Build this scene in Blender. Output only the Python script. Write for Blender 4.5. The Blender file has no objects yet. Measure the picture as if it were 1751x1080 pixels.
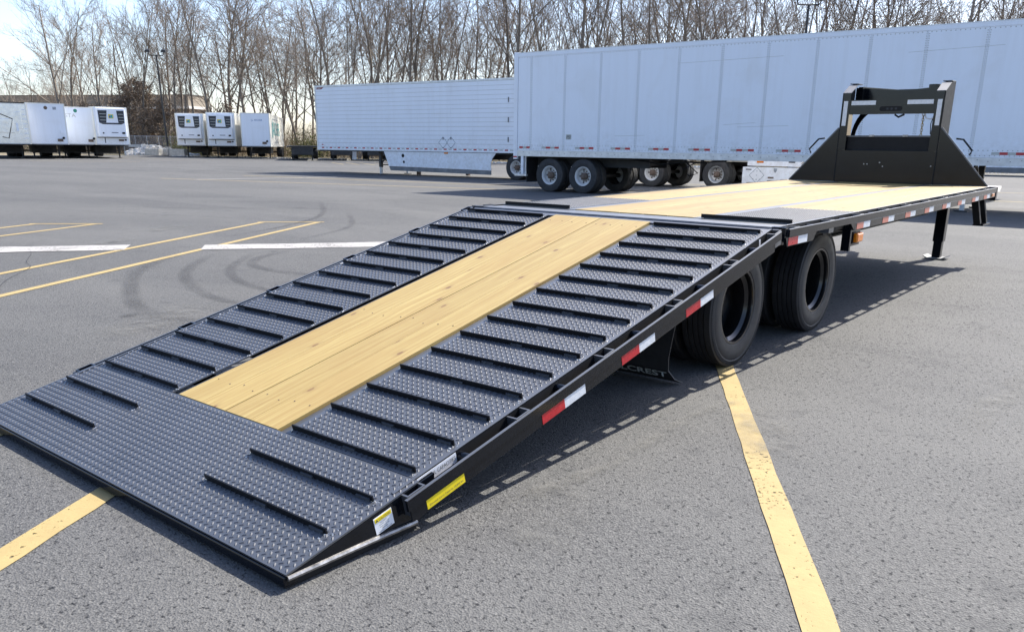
import bpy, bmesh, math, random
from mathutils import Vector, Matrix
random.seed(7)
SC = bpy.context.scene
COL = SC.collection
R = math.radians

# ------------------------------------------------------------------ camera, sky, sun, exposure
cam_d = bpy.data.cameras.new('camera')
cam = bpy.data.objects.new('camera', cam_d); COL.objects.link(cam)
CX, CY, CZ = -1.360, -3.2812, 1.348
_r = Vector((0.631781, -0.775043, 0.012706)); _u = Vector((0.212865, 0.189233, 0.958582)); _f = Vector((0.745346, 0.602909, -0.284533))
cam.matrix_world = Matrix(((_r.x, _u.x, -_f.x, CX), (_r.y, _u.y, -_f.y, CY), (_r.z, _u.z, -_f.z, CZ), (0, 0, 0, 1)))
cam_d.sensor_width = 36.0
cam_d.lens = 1423.1 / 1751 * 36.0
cam_d.shift_x = (875.5 - 887.98) / 1751
cam_d.shift_y = (674.15 - 540.0) / 1751
cam_d.clip_start = 0.05; cam_d.clip_end = 3000
SC.camera = cam

SUN = Vector((0.95, -0.17, 1.0)).normalized()
world = bpy.data.worlds.new('World'); SC.world = world; world.use_nodes = True
wn = world.node_tree
sky = wn.nodes.new('ShaderNodeTexSky'); sky.sky_type = 'NISHITA'; sky.sun_disc = False
sky.sun_elevation = math.asin(SUN.z); sky.sun_rotation = math.atan2(SUN.x, SUN.y)
sky.air_density = 1.0; sky.dust_density = 1.6; sky.ozone_density = 0.8; sky.altitude = 200
bg = wn.nodes['Background']; bg.inputs[1].default_value = 0.13
tint = wn.nodes.new('ShaderNodeMix'); tint.data_type = 'RGBA'; tint.blend_type = 'MULTIPLY'; tint.inputs[0].default_value = 1.0
tint.inputs[7].default_value = (0.98, 1.0, 1.12, 1)          # even blue cast multiplied into the sky colour to balance its light
wn.links.new(sky.outputs[0], tint.inputs[6]); wn.links.new(tint.outputs[2], bg.inputs[0])
sun_d = bpy.data.lights.new('sun', 'SUN'); sun_d.energy = 5.0; sun_d.angle = R(0.5); sun_d.color = (1.0, 0.95, 0.86)
sun = bpy.data.objects.new('sun', sun_d); COL.objects.link(sun)
sun.rotation_euler = SUN.to_track_quat('Z', 'Y').to_euler(); sun.location = (20, -5, 30)
SC.view_settings.view_transform = 'Standard'; SC.view_settings.look = 'None'
SC.view_settings.gamma = 1.0; SC.view_settings.use_curve_mapping = False
SC.view_settings.exposure = 1.12

# ------------------------------------------------------------------ materials
MATS = {}
def new_mat(name):
    m = bpy.data.materials.new(name); m.use_nodes = True
    return m, m.node_tree, m.node_tree.nodes['Principled BSDF']
def noise(nt, vec, scale, detail=4, rough=0.55, dist=0.0):
    n = nt.nodes.new('ShaderNodeTexNoise'); n.inputs['Scale'].default_value = scale
    n.inputs['Detail'].default_value = detail; n.inputs['Roughness'].default_value = rough; n.inputs['Distortion'].default_value = dist
    if vec is not None: nt.links.new(vec, n.inputs['Vector'])
    return n
def ramp(nt, fac, stops):
    n = nt.nodes.new('ShaderNodeValToRGB'); cr = n.color_ramp
    while len(cr.elements) < len(stops): cr.elements.new(0.5)
    for e, (p, c) in zip(cr.elements, stops):
        e.position = p; e.color = (c, c, c, 1) if isinstance(c, (int, float)) else (*c, 1)
    if fac is not None: nt.links.new(fac, n.inputs[0])
    return n
def mix(nt, fac, a, b, mode='MIX'):
    n = nt.nodes.new('ShaderNodeMix'); n.data_type = 'RGBA'; n.blend_type = mode
    for key, v in ((0, fac), (6, a), (7, b)):
        if hasattr(v, 'is_linked') or hasattr(v, 'links'): nt.links.new(v, n.inputs[key])
        elif isinstance(v, (int, float)): n.inputs[key].default_value = v if key == 0 else (v, v, v, 1)
        else: n.inputs[key].default_value = (*v, 1)
    return n.outputs[2]
def coords(nt, kind='Object', scale=None):
    t = nt.nodes.new('ShaderNodeTexCoord')
    if scale is None: return t.outputs[kind]
    m = nt.nodes.new('ShaderNodeMapping'); m.inputs['Scale'].default_value = scale
    nt.links.new(t.outputs[kind], m.inputs['Vector']); return m.outputs[0]
def bump(nt, bsdf, height, strength=0.3, dist=0.01):
    b = nt.nodes.new('ShaderNodeBump'); b.inputs['Strength'].default_value = strength; b.inputs['Distance'].default_value = dist
    nt.links.new(height, b.inputs['Height']); nt.links.new(b.outputs[0], bsdf.inputs['Normal'])
def simple(name, col, rough=0.5, metal=0.0, var=0.15, scale=6.0, coat=0.0, dirt=None, bmp=0.0, rvar=0.12, spec=0.5):
    m, nt, b = new_mat(name)
    v = coords(nt)
    n = noise(nt, v, scale, 6, 0.6)
    c = mix(nt, ramp(nt, n.outputs[0], [(0.3, 0.0), (0.7, 1.0)]).outputs[0], tuple(x * (1 - var) for x in col), tuple(min(1, x * (1 + var)) for x in col))
    if dirt:
        d = noise(nt, v, scale * 0.35, 8, 0.7, 0.6)
        c = mix(nt, ramp(nt, d.outputs[0], [(0.5, 0.0), (0.75, dirt[1])]).outputs[0], c, dirt[0])
    nt.links.new(c, b.inputs['Base Color'])
    rr = nt.nodes.new('ShaderNodeMapRange'); rr.inputs[3].default_value = max(0.02, rough - rvar); rr.inputs[4].default_value = min(1, rough + rvar)
    n2 = noise(nt, v, scale * 2.3, 5, 0.6); nt.links.new(n2.outputs[0], rr.inputs[0]); nt.links.new(rr.outputs[0], b.inputs['Roughness'])
    b.inputs['Metallic'].default_value = metal; b.inputs['Coat Weight'].default_value = coat; b.inputs['Coat Roughness'].default_value = 0.12
    b.inputs['Specular IOR Level'].default_value = spec
    if bmp:
        n3 = noise(nt, v, scale * 8, 4, 0.6); bump(nt, b, n3.outputs[0], bmp, 0.004)
    MATS[name] = m; return m

simple('black_paint', (0.0040, 0.0052, 0.0078), 0.14, 0, 0.25, 5, 0.0, ((0.015, 0.015, 0.016), 0.1), rvar=0.05, spec=0.34)
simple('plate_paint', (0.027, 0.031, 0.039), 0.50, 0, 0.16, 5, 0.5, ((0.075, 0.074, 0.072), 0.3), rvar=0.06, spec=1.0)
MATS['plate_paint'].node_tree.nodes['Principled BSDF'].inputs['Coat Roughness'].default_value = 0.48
simple('tread_paint', (0.038, 0.043, 0.056), 0.55, 0, 0.16, 5, 0.0, ((0.10, 0.098, 0.094), 0.3), rvar=0.05, spec=0.5)
simple('cleat_black', (0.006, 0.006, 0.007), 0.45, 0, 0.3, 9, 0, spec=0.2)
simple('black_matte', (0.008, 0.008, 0.009), 0.6, 0, 0.3, 8, spec=0.25)
simple('weld_metal', (0.5, 0.48, 0.45), 0.35, 1.0, 0.3, 60)
simple('worn_steel', (0.32, 0.31, 0.30), 0.45, 0.9, 0.4, 30, 0, ((0.03, 0.03, 0.03), 0.8))
simple('rubber', (0.015, 0.015, 0.017), 0.6, 0, 0.25, 10, 0, ((0.05, 0.048, 0.045), 0.45), 0.05)
simple('rubber_dusty', (0.03, 0.03, 0.031), 0.8, 0, 0.3, 8, 0, ((0.09, 0.08, 0.07), 0.6), 0.05)
simple('red_tape', (0.42, 0.012, 0.02), 0.3, 0, 0.15, 40)
simple('red_tape_faded', (0.52, 0.16, 0.11), 0.35, 0, 0.15, 40)
simple('white_tape', (0.62, 0.64, 0.66), 0.3, 0, 0.12, 45)
simple('grey_tape', (0.42, 0.43, 0.40), 0.4, 0, 0.15, 20)
def trailer_skin():
    m, nt, b = new_mat('trailer_white')
    v = coords(nt); st = noise(nt, coords(nt, 'Object', (5.0, 5.0, 0.35)), 1.0, 6, 0.65); gr = noise(nt, v, 0.8, 6, 0.6, 0.6); sp = noise(nt, v, 9, 5, 0.7)
    c = mix(nt, ramp(nt, st.outputs[0], [(0.45, 0.0), (0.75, 0.35)]).outputs[0], (0.78, 0.81, 0.855), (0.66, 0.67, 0.68))
    c = mix(nt, ramp(nt, gr.outputs[0], [(0.52, 0.0), (0.75, 0.3)]).outputs[0], c, (0.62, 0.60, 0.56))
    sx = nt.nodes.new('ShaderNodeSeparateXYZ'); nt.links.new(v, sx.inputs[0])
    mr = nt.nodes.new('ShaderNodeMapRange'); mr.inputs[1].default_value = 1.9; mr.inputs[2].default_value = 1.1; mr.inputs[3].default_value = 0.0; mr.inputs[4].default_value = 0.5
    nt.links.new(sx.outputs[2], mr.inputs[0])
    ml = nt.nodes.new('ShaderNodeMath'); ml.operation = 'MULTIPLY'; nt.links.new(mr.outputs[0], ml.inputs[0]); nt.links.new(ramp(nt, sp.outputs[0], [(0.4, 0.0), (0.7, 1.0)]).outputs[0], ml.inputs[1])
    c = mix(nt, ml.outputs[0], c, (0.48, 0.46, 0.43))          # road spray low on the flanks
    nt.links.new(c, b.inputs['Base Color']); b.inputs['Roughness'].default_value = 0.33
    wv = noise(nt, v, 1.6, 3, 0.5); bump(nt, b, wv.outputs[0], 0.35, 0.03); MATS['trailer_white'] = m
trailer_skin()
simple('trailer_cream', (0.78, 0.76, 0.68), 0.45, 0, 0.05, 2, 0.0, ((0.5, 0.47, 0.4), 0.4))
simple('aluminium', (0.55, 0.56, 0.57), 0.42, 0.7, 0.15, 6, 0, ((0.35, 0.34, 0.32), 0.5))
simple('polished_metal', (0.72, 0.73, 0.76), 0.22, 0.9, 0.12, 2, 0, ((0.5, 0.5, 0.5), 0.4), 0.25)
simple('rim_white', (0.66, 0.66, 0.65), 0.4, 0, 0.1, 6, 0, ((0.35, 0.27, 0.2), 0.7))
simple('rim_black', (0.009, 0.009, 0.010), 0.2, 0, 0.2, 8, 0.15, spec=0.35)
simple('hub_rust', (0.14, 0.10, 0.075), 0.7, 0.2, 0.4, 25)
simple('amber_lens', (0.72, 0.20, 0.01), 0.18, 0, 0.2, 60, 0.5)
simple('chassis_black', (0.018, 0.018, 0.019), 0.6, 0, 0.3, 3, 0, ((0.09, 0.075, 0.06), 0.5))
simple('skirt_grey', (0.16, 0.165, 0.17), 0.7, 0, 0.25, 3, 0, ((0.34, 0.33, 0.31), 0.5))
simple('grille_dark', (0.025, 0.028, 0.035), 0.5, 0, 0.2, 8)
simple('teal_print', (0.03, 0.33, 0.33), 0.5, 0, 0.2, 12)
simple('blue_print', (0.03, 0.12, 0.30), 0.5, 0, 0.2, 12)
simple('grey_print', (0.30, 0.33, 0.36), 0.6, 0, 0.3, 8)
simple('dark_print', (0.03, 0.035, 0.05), 0.6, 0, 0.2, 12)
simple('maroon_print', (0.20, 0.02, 0.03), 0.5, 0, 0.2, 12)
simple('green_print', (0.02, 0.20, 0.13), 0.5, 0, 0.2, 12)
simple('sticker_white', (0.72, 0.73, 0.75), 0.4, 0, 0.04, 30)
simple('sticker_yellow', (0.72, 0.56, 0.01), 0.4, 0, 0.06, 30)
simple('concrete', (0.44, 0.43, 0.40), 0.9, 0, 0.2, 3, 0, ((0.25, 0.23, 0.2), 0.6), 0.3)
simple('galvanised', (0.42, 0.43, 0.44), 0.5, 0.6, 0.2, 6)
simple('pole_dark', (0.03, 0.03, 0.032), 0.5, 0.2, 0.2, 4)
simple('rock', (0.62, 0.60, 0.56), 0.95, 0, 0.3, 1.5, 0, ((0.34, 0.30, 0.25), 0.35), 0.3)
simple('wall_tan', (0.26, 0.225, 0.18), 0.85, 0, 0.1, 0.6)
simple('wall_band', (0.55, 0.53, 0.50), 0.7, 0, 0.1, 1)
simple('wall_brown', (0.14, 0.105, 0.08), 0.85, 0, 0.15, 0.8)
simple('roof_dark', (0.06, 0.06, 0.06), 0.8, 0, 0.2, 1)
simple('chain_brass', (0.42, 0.33, 0.14), 0.35, 0.85, 0.2, 40)
simple('glass_dark', (0.02, 0.03, 0.04), 0.1, 0, 0.1, 4)
simple('dry_leaf', (0.180, 0.133, 0.094), 0.85, 0, 0.35, 0.7)
simple('brush_green', (0.144, 0.144, 0.043), 0.85, 0, 0.35, 0.5)
simple('brush_tan', (0.216, 0.169, 0.112), 0.9, 0, 0.35, 0.4)

def bark(name, a, b_):
    m, nt, b = new_mat(name)
    v = coords(nt, 'Object', (6, 6, 1.2)); n = noise(nt, v, 2.0, 6, 0.65)
    oi = nt.nodes.new('ShaderNodeObjectInfo')
    c = mix(nt, ramp(nt, n.outputs[0], [(0.3, 0.0), (0.72, 1.0)]).outputs[0], a, b_)
    k = nt.nodes.new('ShaderNodeMapRange'); k.inputs[3].default_value = 0.72; k.inputs[4].default_value = 1.25
    nt.links.new(oi.outputs['Random'], k.inputs[0])
    hs = nt.nodes.new('ShaderNodeHueSaturation'); nt.links.new(c, hs.inputs['Color']); nt.links.new(k.outputs[0], hs.inputs['Value'])
    nt.links.new(hs.outputs[0], b.inputs['Base Color']); b.inputs['Roughness'].default_value = 0.9
    bump(nt, b, n.outputs[0], 0.6, 0.03); MATS[name] = m
bark('bark', (0.11, 0.092, 0.075), (0.27, 0.232, 0.188))
bark('twig', (0.17, 0.132, 0.10), (0.29, 0.232, 0.18))

def wood_mat():
    m, nt, b = new_mat('pine')
    oi = nt.nodes.new('ShaderNodeObjectInfo')
    tc = nt.nodes.new('ShaderNodeTexCoord')
    off = nt.nodes.new('ShaderNodeVectorMath'); off.operation = 'MULTIPLY_ADD'
    cmb = nt.nodes.new('ShaderNodeCombineXYZ')
    for k in range(3): nt.links.new(oi.outputs['Random'], cmb.inputs[k])
    nt.links.new(cmb.outputs[0], off.inputs[0]); off.inputs[1].default_value = (37.0, 11.0, 5.0); nt.links.new(tc.outputs['Object'], off.inputs[2])
    def mp(scale):
        q = nt.nodes.new('ShaderNodeMapping'); q.inputs['Scale'].default_value = scale; nt.links.new(off.outputs[0], q.inputs['Vector']); return q.outputs[0]
    warp = noise(nt, mp((0.9, 4.0, 4.0)), 1.6, 3, 0.5)
    wv = nt.nodes.new('ShaderNodeVectorMath'); wv.operation = 'MULTIPLY_ADD'; nt.links.new(warp.outputs['Color'], wv.inputs[0]); wv.inputs[1].default_value = (0.0, 0.09, 0.05)
    nt.links.new(off.outputs[0], wv.inputs[2])
    def mp2(scale, src):
        q = nt.nodes.new('ShaderNodeMapping'); q.inputs['Scale'].default_value = scale; nt.links.new(src, q.inputs['Vector']); return q.outputs[0]
    rings = noise(nt, mp2((0.55, 34.0, 20.0), wv.outputs[0]), 1.5, 4, 0.6)
    fine = noise(nt, mp2((3.0, 170.0, 90.0), wv.outputs[0]), 1.2, 3, 0.6)
    c = mix(nt, ramp(nt, rings.outputs[0], [(0.30, 0.0), (0.48, 0.35), (0.56, 0.55), (0.74, 1.0)]).outputs[0], (0.275, 0.176, 0.041), (0.400, 0.305, 0.098))
    c = mix(nt, ramp(nt, fine.outputs[0], [(0.35, 0.4), (0.6, 0.0)]).outputs[0], c, (0.245, 0.145, 0.034))
    # knots
    vo = nt.nodes.new('ShaderNodeTexVoronoi'); vo.feature = 'F1'; vo.voronoi_dimensions = '2D'; vo.inputs['Scale'].default_value = 1.0
    nt.links.new(mp2((2.1, 4.6, 3.0), wv.outputs[0]), vo.inputs['Vector'])
    kn = ramp(nt, vo.outputs['Distance'], [(0.0, 0.85), (0.035, 1.0), (0.048, 0.4), (0.065, 0.22), (0.13, 0.0)])
    # only some cells hold a knot
    sel = nt.nodes.new('ShaderNodeSeparateColor'); nt.links.new(vo.outputs['Color'], sel.inputs[0])
    gt = nt.nodes.new('ShaderNodeMath'); gt.operation = 'GREATER_THAN'; gt.inputs[1].default_value = 0.56; nt.links.new(sel.outputs[0], gt.inputs[0])
    km = nt.nodes.new('ShaderNodeMath'); km.operation = 'MULTIPLY'; nt.links.new(kn.outputs[0], km.inputs[0]); nt.links.new(gt.outputs[0], km.inputs[1])
    c = mix(nt, km.outputs[0], c, (0.14, 0.066, 0.018))
    # soft greenish treatment patches
    st = noise(nt, mp((1.3, 3.0, 1.0)), 1.0, 4, 0.6)
    c = mix(nt, ramp(nt, st.outputs[0], [(0.48, 0.0), (0.72, 0.65)]).outputs[0], c, (0.275, 0.170, 0.042))
    tone = nt.nodes.new('ShaderNodeMapRange'); tone.inputs[3].default_value = 0.82; tone.inputs[4].default_value = 1.12
    nt.links.new(oi.outputs['Random'], tone.inputs[0])
    hs = nt.nodes.new('ShaderNodeHueSaturation'); hs.inputs['Saturation'].default_value = 0.94
    nt.links.new(tone.outputs[0], hs.inputs['Value']); nt.links.new(c, hs.inputs['Color'])
    nt.links.new(hs.outputs[0], b.inputs['Base Color']); b.inputs['Roughness'].default_value = 0.62
    bump(nt, b, fine.outputs[0], 0.12, 0.003); MATS['pine'] = m
wood_mat()

def asphalt():
    m, nt, b = new_mat('asphalt')
    v = coords(nt)
    big = noise(nt, v, 0.10, 6, 0.6, 0.5); mid = noise(nt, v, 1.1, 6, 0.65, 0.4)
    agg = nt.nodes.new('ShaderNodeTexVoronoi'); agg.inputs['Scale'].default_value = 135; nt.links.new(v, agg.inputs['Vector'])
    agg2 = nt.nodes.new('ShaderNodeTexVoronoi'); agg2.inputs['Scale'].default_value = 210; nt.links.new(v, agg2.inputs['Vector'])
    fine = noise(nt, v, 60, 4, 0.75)
    c = mix(nt, ramp(nt, big.outputs[0], [(0.32, 0.0), (0.68, 1.0)]).outputs[0], (0.0541, 0.0544, 0.0552), (0.0950, 0.0937, 0.0898))
    c = mix(nt, ramp(nt, mid.outputs[0], [(0.3, 0.45), (0.62, 0.0)]).outputs[0], c, (0.0622, 0.0618, 0.0616))
    sc = nt.nodes.new('ShaderNodeSeparateColor'); nt.links.new(agg.outputs['Color'], sc.inputs[0])
    sc2 = nt.nodes.new('ShaderNodeSeparateColor'); nt.links.new(agg2.outputs['Color'], sc2.inputs[0])
    c = mix(nt, ramp(nt, sc.outputs[0], [(0.0, 0.0), (0.55, 0.10), (0.95, 0.5)]).outputs[0], c, (0.1843, 0.1804, 0.1698))
    c = mix(nt, ramp(nt, sc2.outputs[1], [(0.55, 0.0), (0.95, 0.6)]).outputs[0], c, (0.0346, 0.0347, 0.0363))
    wear = noise(nt, coords(nt, 'Object', (0.9, 0.28, 1.0)), 0.55, 5, 0.6, 0.8)
    c = mix(nt, ramp(nt, wear.outputs[0], [(0.40, 0.0), (0.66, 0.62)]).outputs[0], c, (0.1181, 0.1156, 0.1094))
    sp = noise(nt, v, 3.2, 5, 0.65)
    c = mix(nt, ramp(nt, sp.outputs[0], [(0.30, 0.5), (0.42, 0.0)]).outputs[0], c, (0.0490, 0.0492, 0.0501))
    pit = noise(nt, v, 48, 4, 0.62)
    c = mix(nt, ramp(nt, pit.outputs[0], [(0.345, 0.95), (0.43, 0.0)]).outputs[0], c, (0.0127, 0.0133, 0.0149))
    nt.links.new(c, b.inputs['Base Color']); b.inputs['Roughness'].default_value = 0.86; b.inputs['Specular IOR Level'].default_value = 0.35
    h = nt.nodes.new('ShaderNodeMath'); h.operation = 'ADD'; nt.links.new(agg.outputs['Distance'], h.inputs[0])
    pr = ramp(nt, pit.outputs[0], [(0.28, 0.0), (0.45, 1.0)]); nt.links.new(pr.outputs[0], h.inputs[1])
    bump(nt, b, h.outputs[0], 0.7, 0.005); MATS['asphalt'] = m
asphalt()

def paint_line(name, col, wear):
    m, nt, b = new_mat(name)
    v = coords(nt)
    n = noise(nt, v, 2.2, 8, 0.7); n2 = noise(nt, v, 42, 4, 0.7); n3 = noise(nt, v, 9, 5, 0.6)
    c = mix(nt, ramp(nt, n3.outputs[0], [(0.35, 0.0), (0.7, 0.5)]).outputs[0], col, tuple(x * 0.72 for x in col))
    a = nt.nodes.new('ShaderNodeMath'); a.operation = 'MULTIPLY_ADD'; nt.links.new(n.outputs[0], a.inputs[0]); a.inputs[1].default_value = 0.55
    nt.links.new(n2.outputs[0], a.inputs[2])
    w = ramp(nt, a.outputs[0], [(wear, 0.0), (wear + 0.12, 1.0)])
    nt.links.new(c, b.inputs['Base Color']); b.inputs['Roughness'].default_value = 0.8
    tr = nt.nodes.new('ShaderNodeBsdfTransparent'); ms = nt.nodes.new('ShaderNodeMixShader')
    nt.links.new(w.outputs[0], ms.inputs[0]); nt.links.new(tr.outputs[0], ms.inputs[1]); nt.links.new(b.outputs[0], ms.inputs[2])
    nt.links.new(ms.outputs[0], nt.nodes['Material Output'].inputs[0]); bump(nt, b, n2.outputs[0], 0.5, 0.004)
    MATS[name] = m
paint_line('yellow_line', (0.335, 0.248, 0.10), 0.54)
paint_line('yellow_line_worn', (0.35, 0.275, 0.135), 0.56)
paint_line('white_line', (0.34, 0.325, 0.305), 0.60)
def stain(name, col, lo, strength, scale):
    m, nt, b = new_mat(name)
    v = coords(nt, 'UV'); w = coords(nt)
    sx = nt.nodes.new('ShaderNodeSeparateXYZ'); nt.links.new(v, sx.inputs[0])
    edge = ramp(nt, sx.outputs[1], [(0.0, 0.0), (0.3, 1.0), (0.7, 1.0), (1.0, 0.0)])
    endf = ramp(nt, sx.outputs[0], [(0.0, 0.0), (0.2, 1.0), (0.75, 1.0), (1.0, 0.0)])
    n = noise(nt, w, scale, 6, 0.7)
    f = nt.nodes.new('ShaderNodeMath'); f.operation = 'MULTIPLY'; nt.links.new(edge.outputs[0], f.inputs[0]); nt.links.new(endf.outputs[0], f.inputs[1])
    g = nt.nodes.new('ShaderNodeMath'); g.operation = 'MULTIPLY'; nt.links.new(f.outputs[0], g.inputs[0])
    nr = ramp(nt, n.outputs[0], [(lo, 0.0), (lo + 0.35, strength)]); nt.links.new(nr.outputs[0], g.inputs[1])
    b.inputs['Base Color'].default_value = (*col, 1); b.inputs['Roughness'].default_value = 0.8
    tr = nt.nodes.new('ShaderNodeBsdfTransparent'); ms = nt.nodes.new('ShaderNodeMixShader')
    nt.links.new(g.outputs[0], ms.inputs[0]); nt.links.new(tr.outputs[0], ms.inputs[1]); nt.links.new(b.outputs[0], ms.inputs[2])
    nt.links.new(ms.outputs[0], nt.nodes['Material Output'].inputs[0]); MATS[name] = m
stain('skid', (0.034, 0.034, 0.036), 0.25, 0.30, 1.6)
stain('crack', (0.02, 0.02, 0.021), 0.2, 0.85, 6.0)
stain('oil', (0.022, 0.022, 0.022), 0.35, 0.55, 5.0)
stain('dust_stain', (0.16, 0.155, 0.14), 0.4, 0.5, 4.5)

def litter_mat():
    m, nt, b = new_mat('leaf_litter')
    v = coords(nt); n = noise(nt, v, 0.25, 6, 0.6); n2 = noise(nt, v, 5, 6, 0.7)
    c = mix(nt, ramp(nt, n.outputs[0], [(0.35, 0.0), (0.65, 1.0)]).outputs[0], (0.20, 0.155, 0.10), (0.235, 0.205, 0.10))
    c = mix(nt, ramp(nt, n2.outputs[0], [(0.35, 0.6), (0.6, 0.0)]).outputs[0], c, (0.10, 0.075, 0.05))
    nt.links.new(c, b.inputs['Base Color']); b.inputs['Roughness'].default_value = 0.95; bump(nt, b, n2.outputs[0], 0.8, 0.05); MATS['leaf_litter'] = m
litter_mat()

# ------------------------------------------------------------------ mesh helpers
class MB:
    def __init__(s, f=None): s.v = []; s.q = []; s.f = f
    def pts(s, P): i = len(s.v); s.v += [tuple(p) for p in P]; return i
    def hexa(s, P):
        i = s.pts(P); s.q += [tuple(i + k for k in fc) for fc in ((0, 3, 2, 1), (4, 5, 6, 7), (0, 1, 5, 4), (1, 2, 6, 5), (2, 3, 7, 6), (3, 0, 4, 7))]; return s
    def box(s, x0, x1, y0, y1, z0, z1):
        return s.hexa([(x0, y0, z0), (x1, y0, z0), (x1, y1, z0), (x0, y1, z0), (x0, y0, z1), (x1, y0, z1), (x1, y1, z1), (x0, y1, z1)])
    def bar(s, a, b, w, h, up=(0, 0, 1)):
        a = Vector(a); b = Vector(b); d = (b - a).normalized(); u = Vector(up)
        sd = d.cross(u)
        if sd.length < 1e-4: sd = d.cross(Vector((1, 0, 0)))
        sd.normalize(); u = sd.cross(d).normalized(); sd *= w / 2; u *= h / 2
        return s.hexa([a - sd - u, b - sd - u, b + sd - u, a + sd - u, a - sd + u, b - sd + u, b + sd + u, a + sd + u])
    def prism(s, poly, axis, lo, hi):
        n = len(poly); P = []
        for t in (lo, hi):
            for (a, b) in poly:
                P.append((t, a, b) if axis == 0 else (a, t, b) if axis == 1 else (a, b, t))
        i = s.pts(P); s.q.append(tuple(i + k for k in range(n - 1, -1, -1))); s.q.append(tuple(i + n + k for k in range(n)))
        for k in range(n): s.q.append((i + k, i + (k + 1) % n, i + n + (k + 1) % n, i + n + k))
        return s
    def tube(s, P, r, n=6, cap=True):
        P = [Vector(p) for p in P]; rs = r if isinstance(r, (list, tuple)) else [r] * len(P); rings = []
        ref = Vector((0.31, 0.17, 0.93))
        for k, p in enumerate(P):
            d = (P[min(k + 1, len(P) - 1)] - P[max(k - 1, 0)])
            if d.length < 1e-9: d = Vector((0, 0, 1))
            d.normalize(); a = d.cross(ref)
            if a.length < 0.05: a = d.cross(Vector((1, 0, 0)))
            a.normalize(); b = d.cross(a)
            rings.append(s.pts([p + (a * math.cos(t) + b * math.sin(t)) * rs[k] for t in (2 * math.pi * j / n for j in range(n))]))
        for k in range(len(P) - 1):
            for j in range(n): s.q.append((rings[k] + j, rings[k] + (j + 1) % n, rings[k + 1] + (j + 1) % n, rings[k + 1] + j))
        if cap: s.q.append(tuple(rings[0] + j for j in range(n))); s.q.append(tuple(rings[-1] + j for j in range(n)))
        return s
    def lathe(s, prof, n=40, c=(0, 0, 0)):      # profile of (radius, y), around the y axis
        rings = []
        for (r, y) in prof:
            rings.append(s.pts([(c[0] + r * math.cos(2 * math.pi * j / n), c[1] + y, c[2] + r * math.sin(2 * math.pi * j / n)) for j in range(n)]))
        for k in range(len(prof) - 1):
            for j in range(n): s.q.append((rings[k] + j, rings[k] + (j + 1) % n, rings[k + 1] + (j + 1) % n, rings[k + 1] + j))
        return s
    def mesh(s, name, mat, smooth=False):
        me = bpy.data.meshes.new(name)
        vs = [s.f(*p) for p in s.v] if s.f else s.v
        me.from_pydata(vs, [], s.q)
        bm = bmesh.new(); bm.from_mesh(me); bmesh.ops.recalc_face_normals(bm, faces=bm.faces); bm.to_mesh(me); bm.free()
        if smooth:
            for p in me.polygons: p.use_smooth = True
        me.materials.append(MATS[mat]); return me
    def build(s, name, mat, parent=None, smooth=False, bevel=0.0):
        o = bpy.data.objects.new(name, s.mesh(name, mat, smooth)); COL.objects.link(o)
        if parent is not None: o.parent = parent
        if bevel:
            b = o.modifiers.new('bevel', 'BEVEL'); b.width = bevel; b.segments = 2; b.limit_method = 'ANGLE'; b.angle_limit = R(40)
        if smooth and not bevel:
            b = o.modifiers.new('edges', 'EDGE_SPLIT'); b.split_angle = R(38)
        return o
def place(me, name, parent, loc=(0, 0, 0), rot=(0, 0, 0)):
    o = bpy.data.objects.new(name, me); COL.objects.link(o); o.parent = parent; o.location = loc; o.rotation_euler = rot; return o
def empty(name, loc=(0, 0, 0), rz=0.0):
    o = bpy.data.objects.new(name, None); COL.objects.link(o); o.location = loc; o.rotation_euler = (0, 0, rz); o.empty_display_size = 0.3; return o
def tag(o, label=None, cat=None, group=None, kind=None):
    if label: o['label'] = label
    if cat: o['category'] = cat
    if group: o['group'] = group
    if kind: o['kind'] = kind
    return o
def lettering(body, mat, parent, origin, u, v, width, height, name='lettering', shear=0.0, lift=0.0015, bold=0.0):
    cu = bpy.data.curves.new('t', 'FONT'); cu.body = body; cu.align_x = 'CENTER'; cu.align_y = 'CENTER'; cu.shear = shear; cu.offset = bold; cu.resolution_u = 3
    t = bpy.data.objects.new('t', cu); COL.objects.link(t)
    dg = bpy.context.evaluated_depsgraph_get(); me = bpy.data.meshes.new_from_object(t.evaluated_get(dg))
    bpy.data.objects.remove(t); bpy.data.curves.remove(cu)
    xs = [p.co.x for p in me.vertices]; ys = [p.co.y for p in me.vertices]
    cx, cy = (min(xs) + max(xs)) / 2, (min(ys) + max(ys)) / 2
    sx = width / (max(xs) - min(xs)); sy = height / (max(ys) - min(ys))
    o_, u_, v_ = Vector(origin), Vector(u).normalized(), Vector(v).normalized(); w_ = u_.cross(v_).normalized()
    for p in me.vertices: p.co = o_ + u_ * ((p.co.x - cx) * sx) + v_ * ((p.co.y - cy) * sy) + w_ * lift
    me.materials.clear(); me.materials.append(MATS[mat]); me.name = name
    ob = bpy.data.objects.new(name, me); COL.objects.link(ob); ob.parent = parent; return ob
def sm(a, b, x):
    t = max(0.0, min(1.0, (x - a) / (b - a))); return t * t * (3 - 2 * t)
def gz(x, y):                                     # gentle crown of the lot under the trailer's nose
    return 0.085 * sm(3.2, 9.5, x) * (1 - sm(11.5, 17.5, x)) * (1 - sm(3.0, 6.5, y))
def P(px, dep):                                   # plan position of an image column at a distance
    u = 0.958 * (px - 888) / 1423.0
    return (CX + dep * (0.7776 + 0.6288 * u), CY + dep * (0.6288 - 0.7776 * u))

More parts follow.
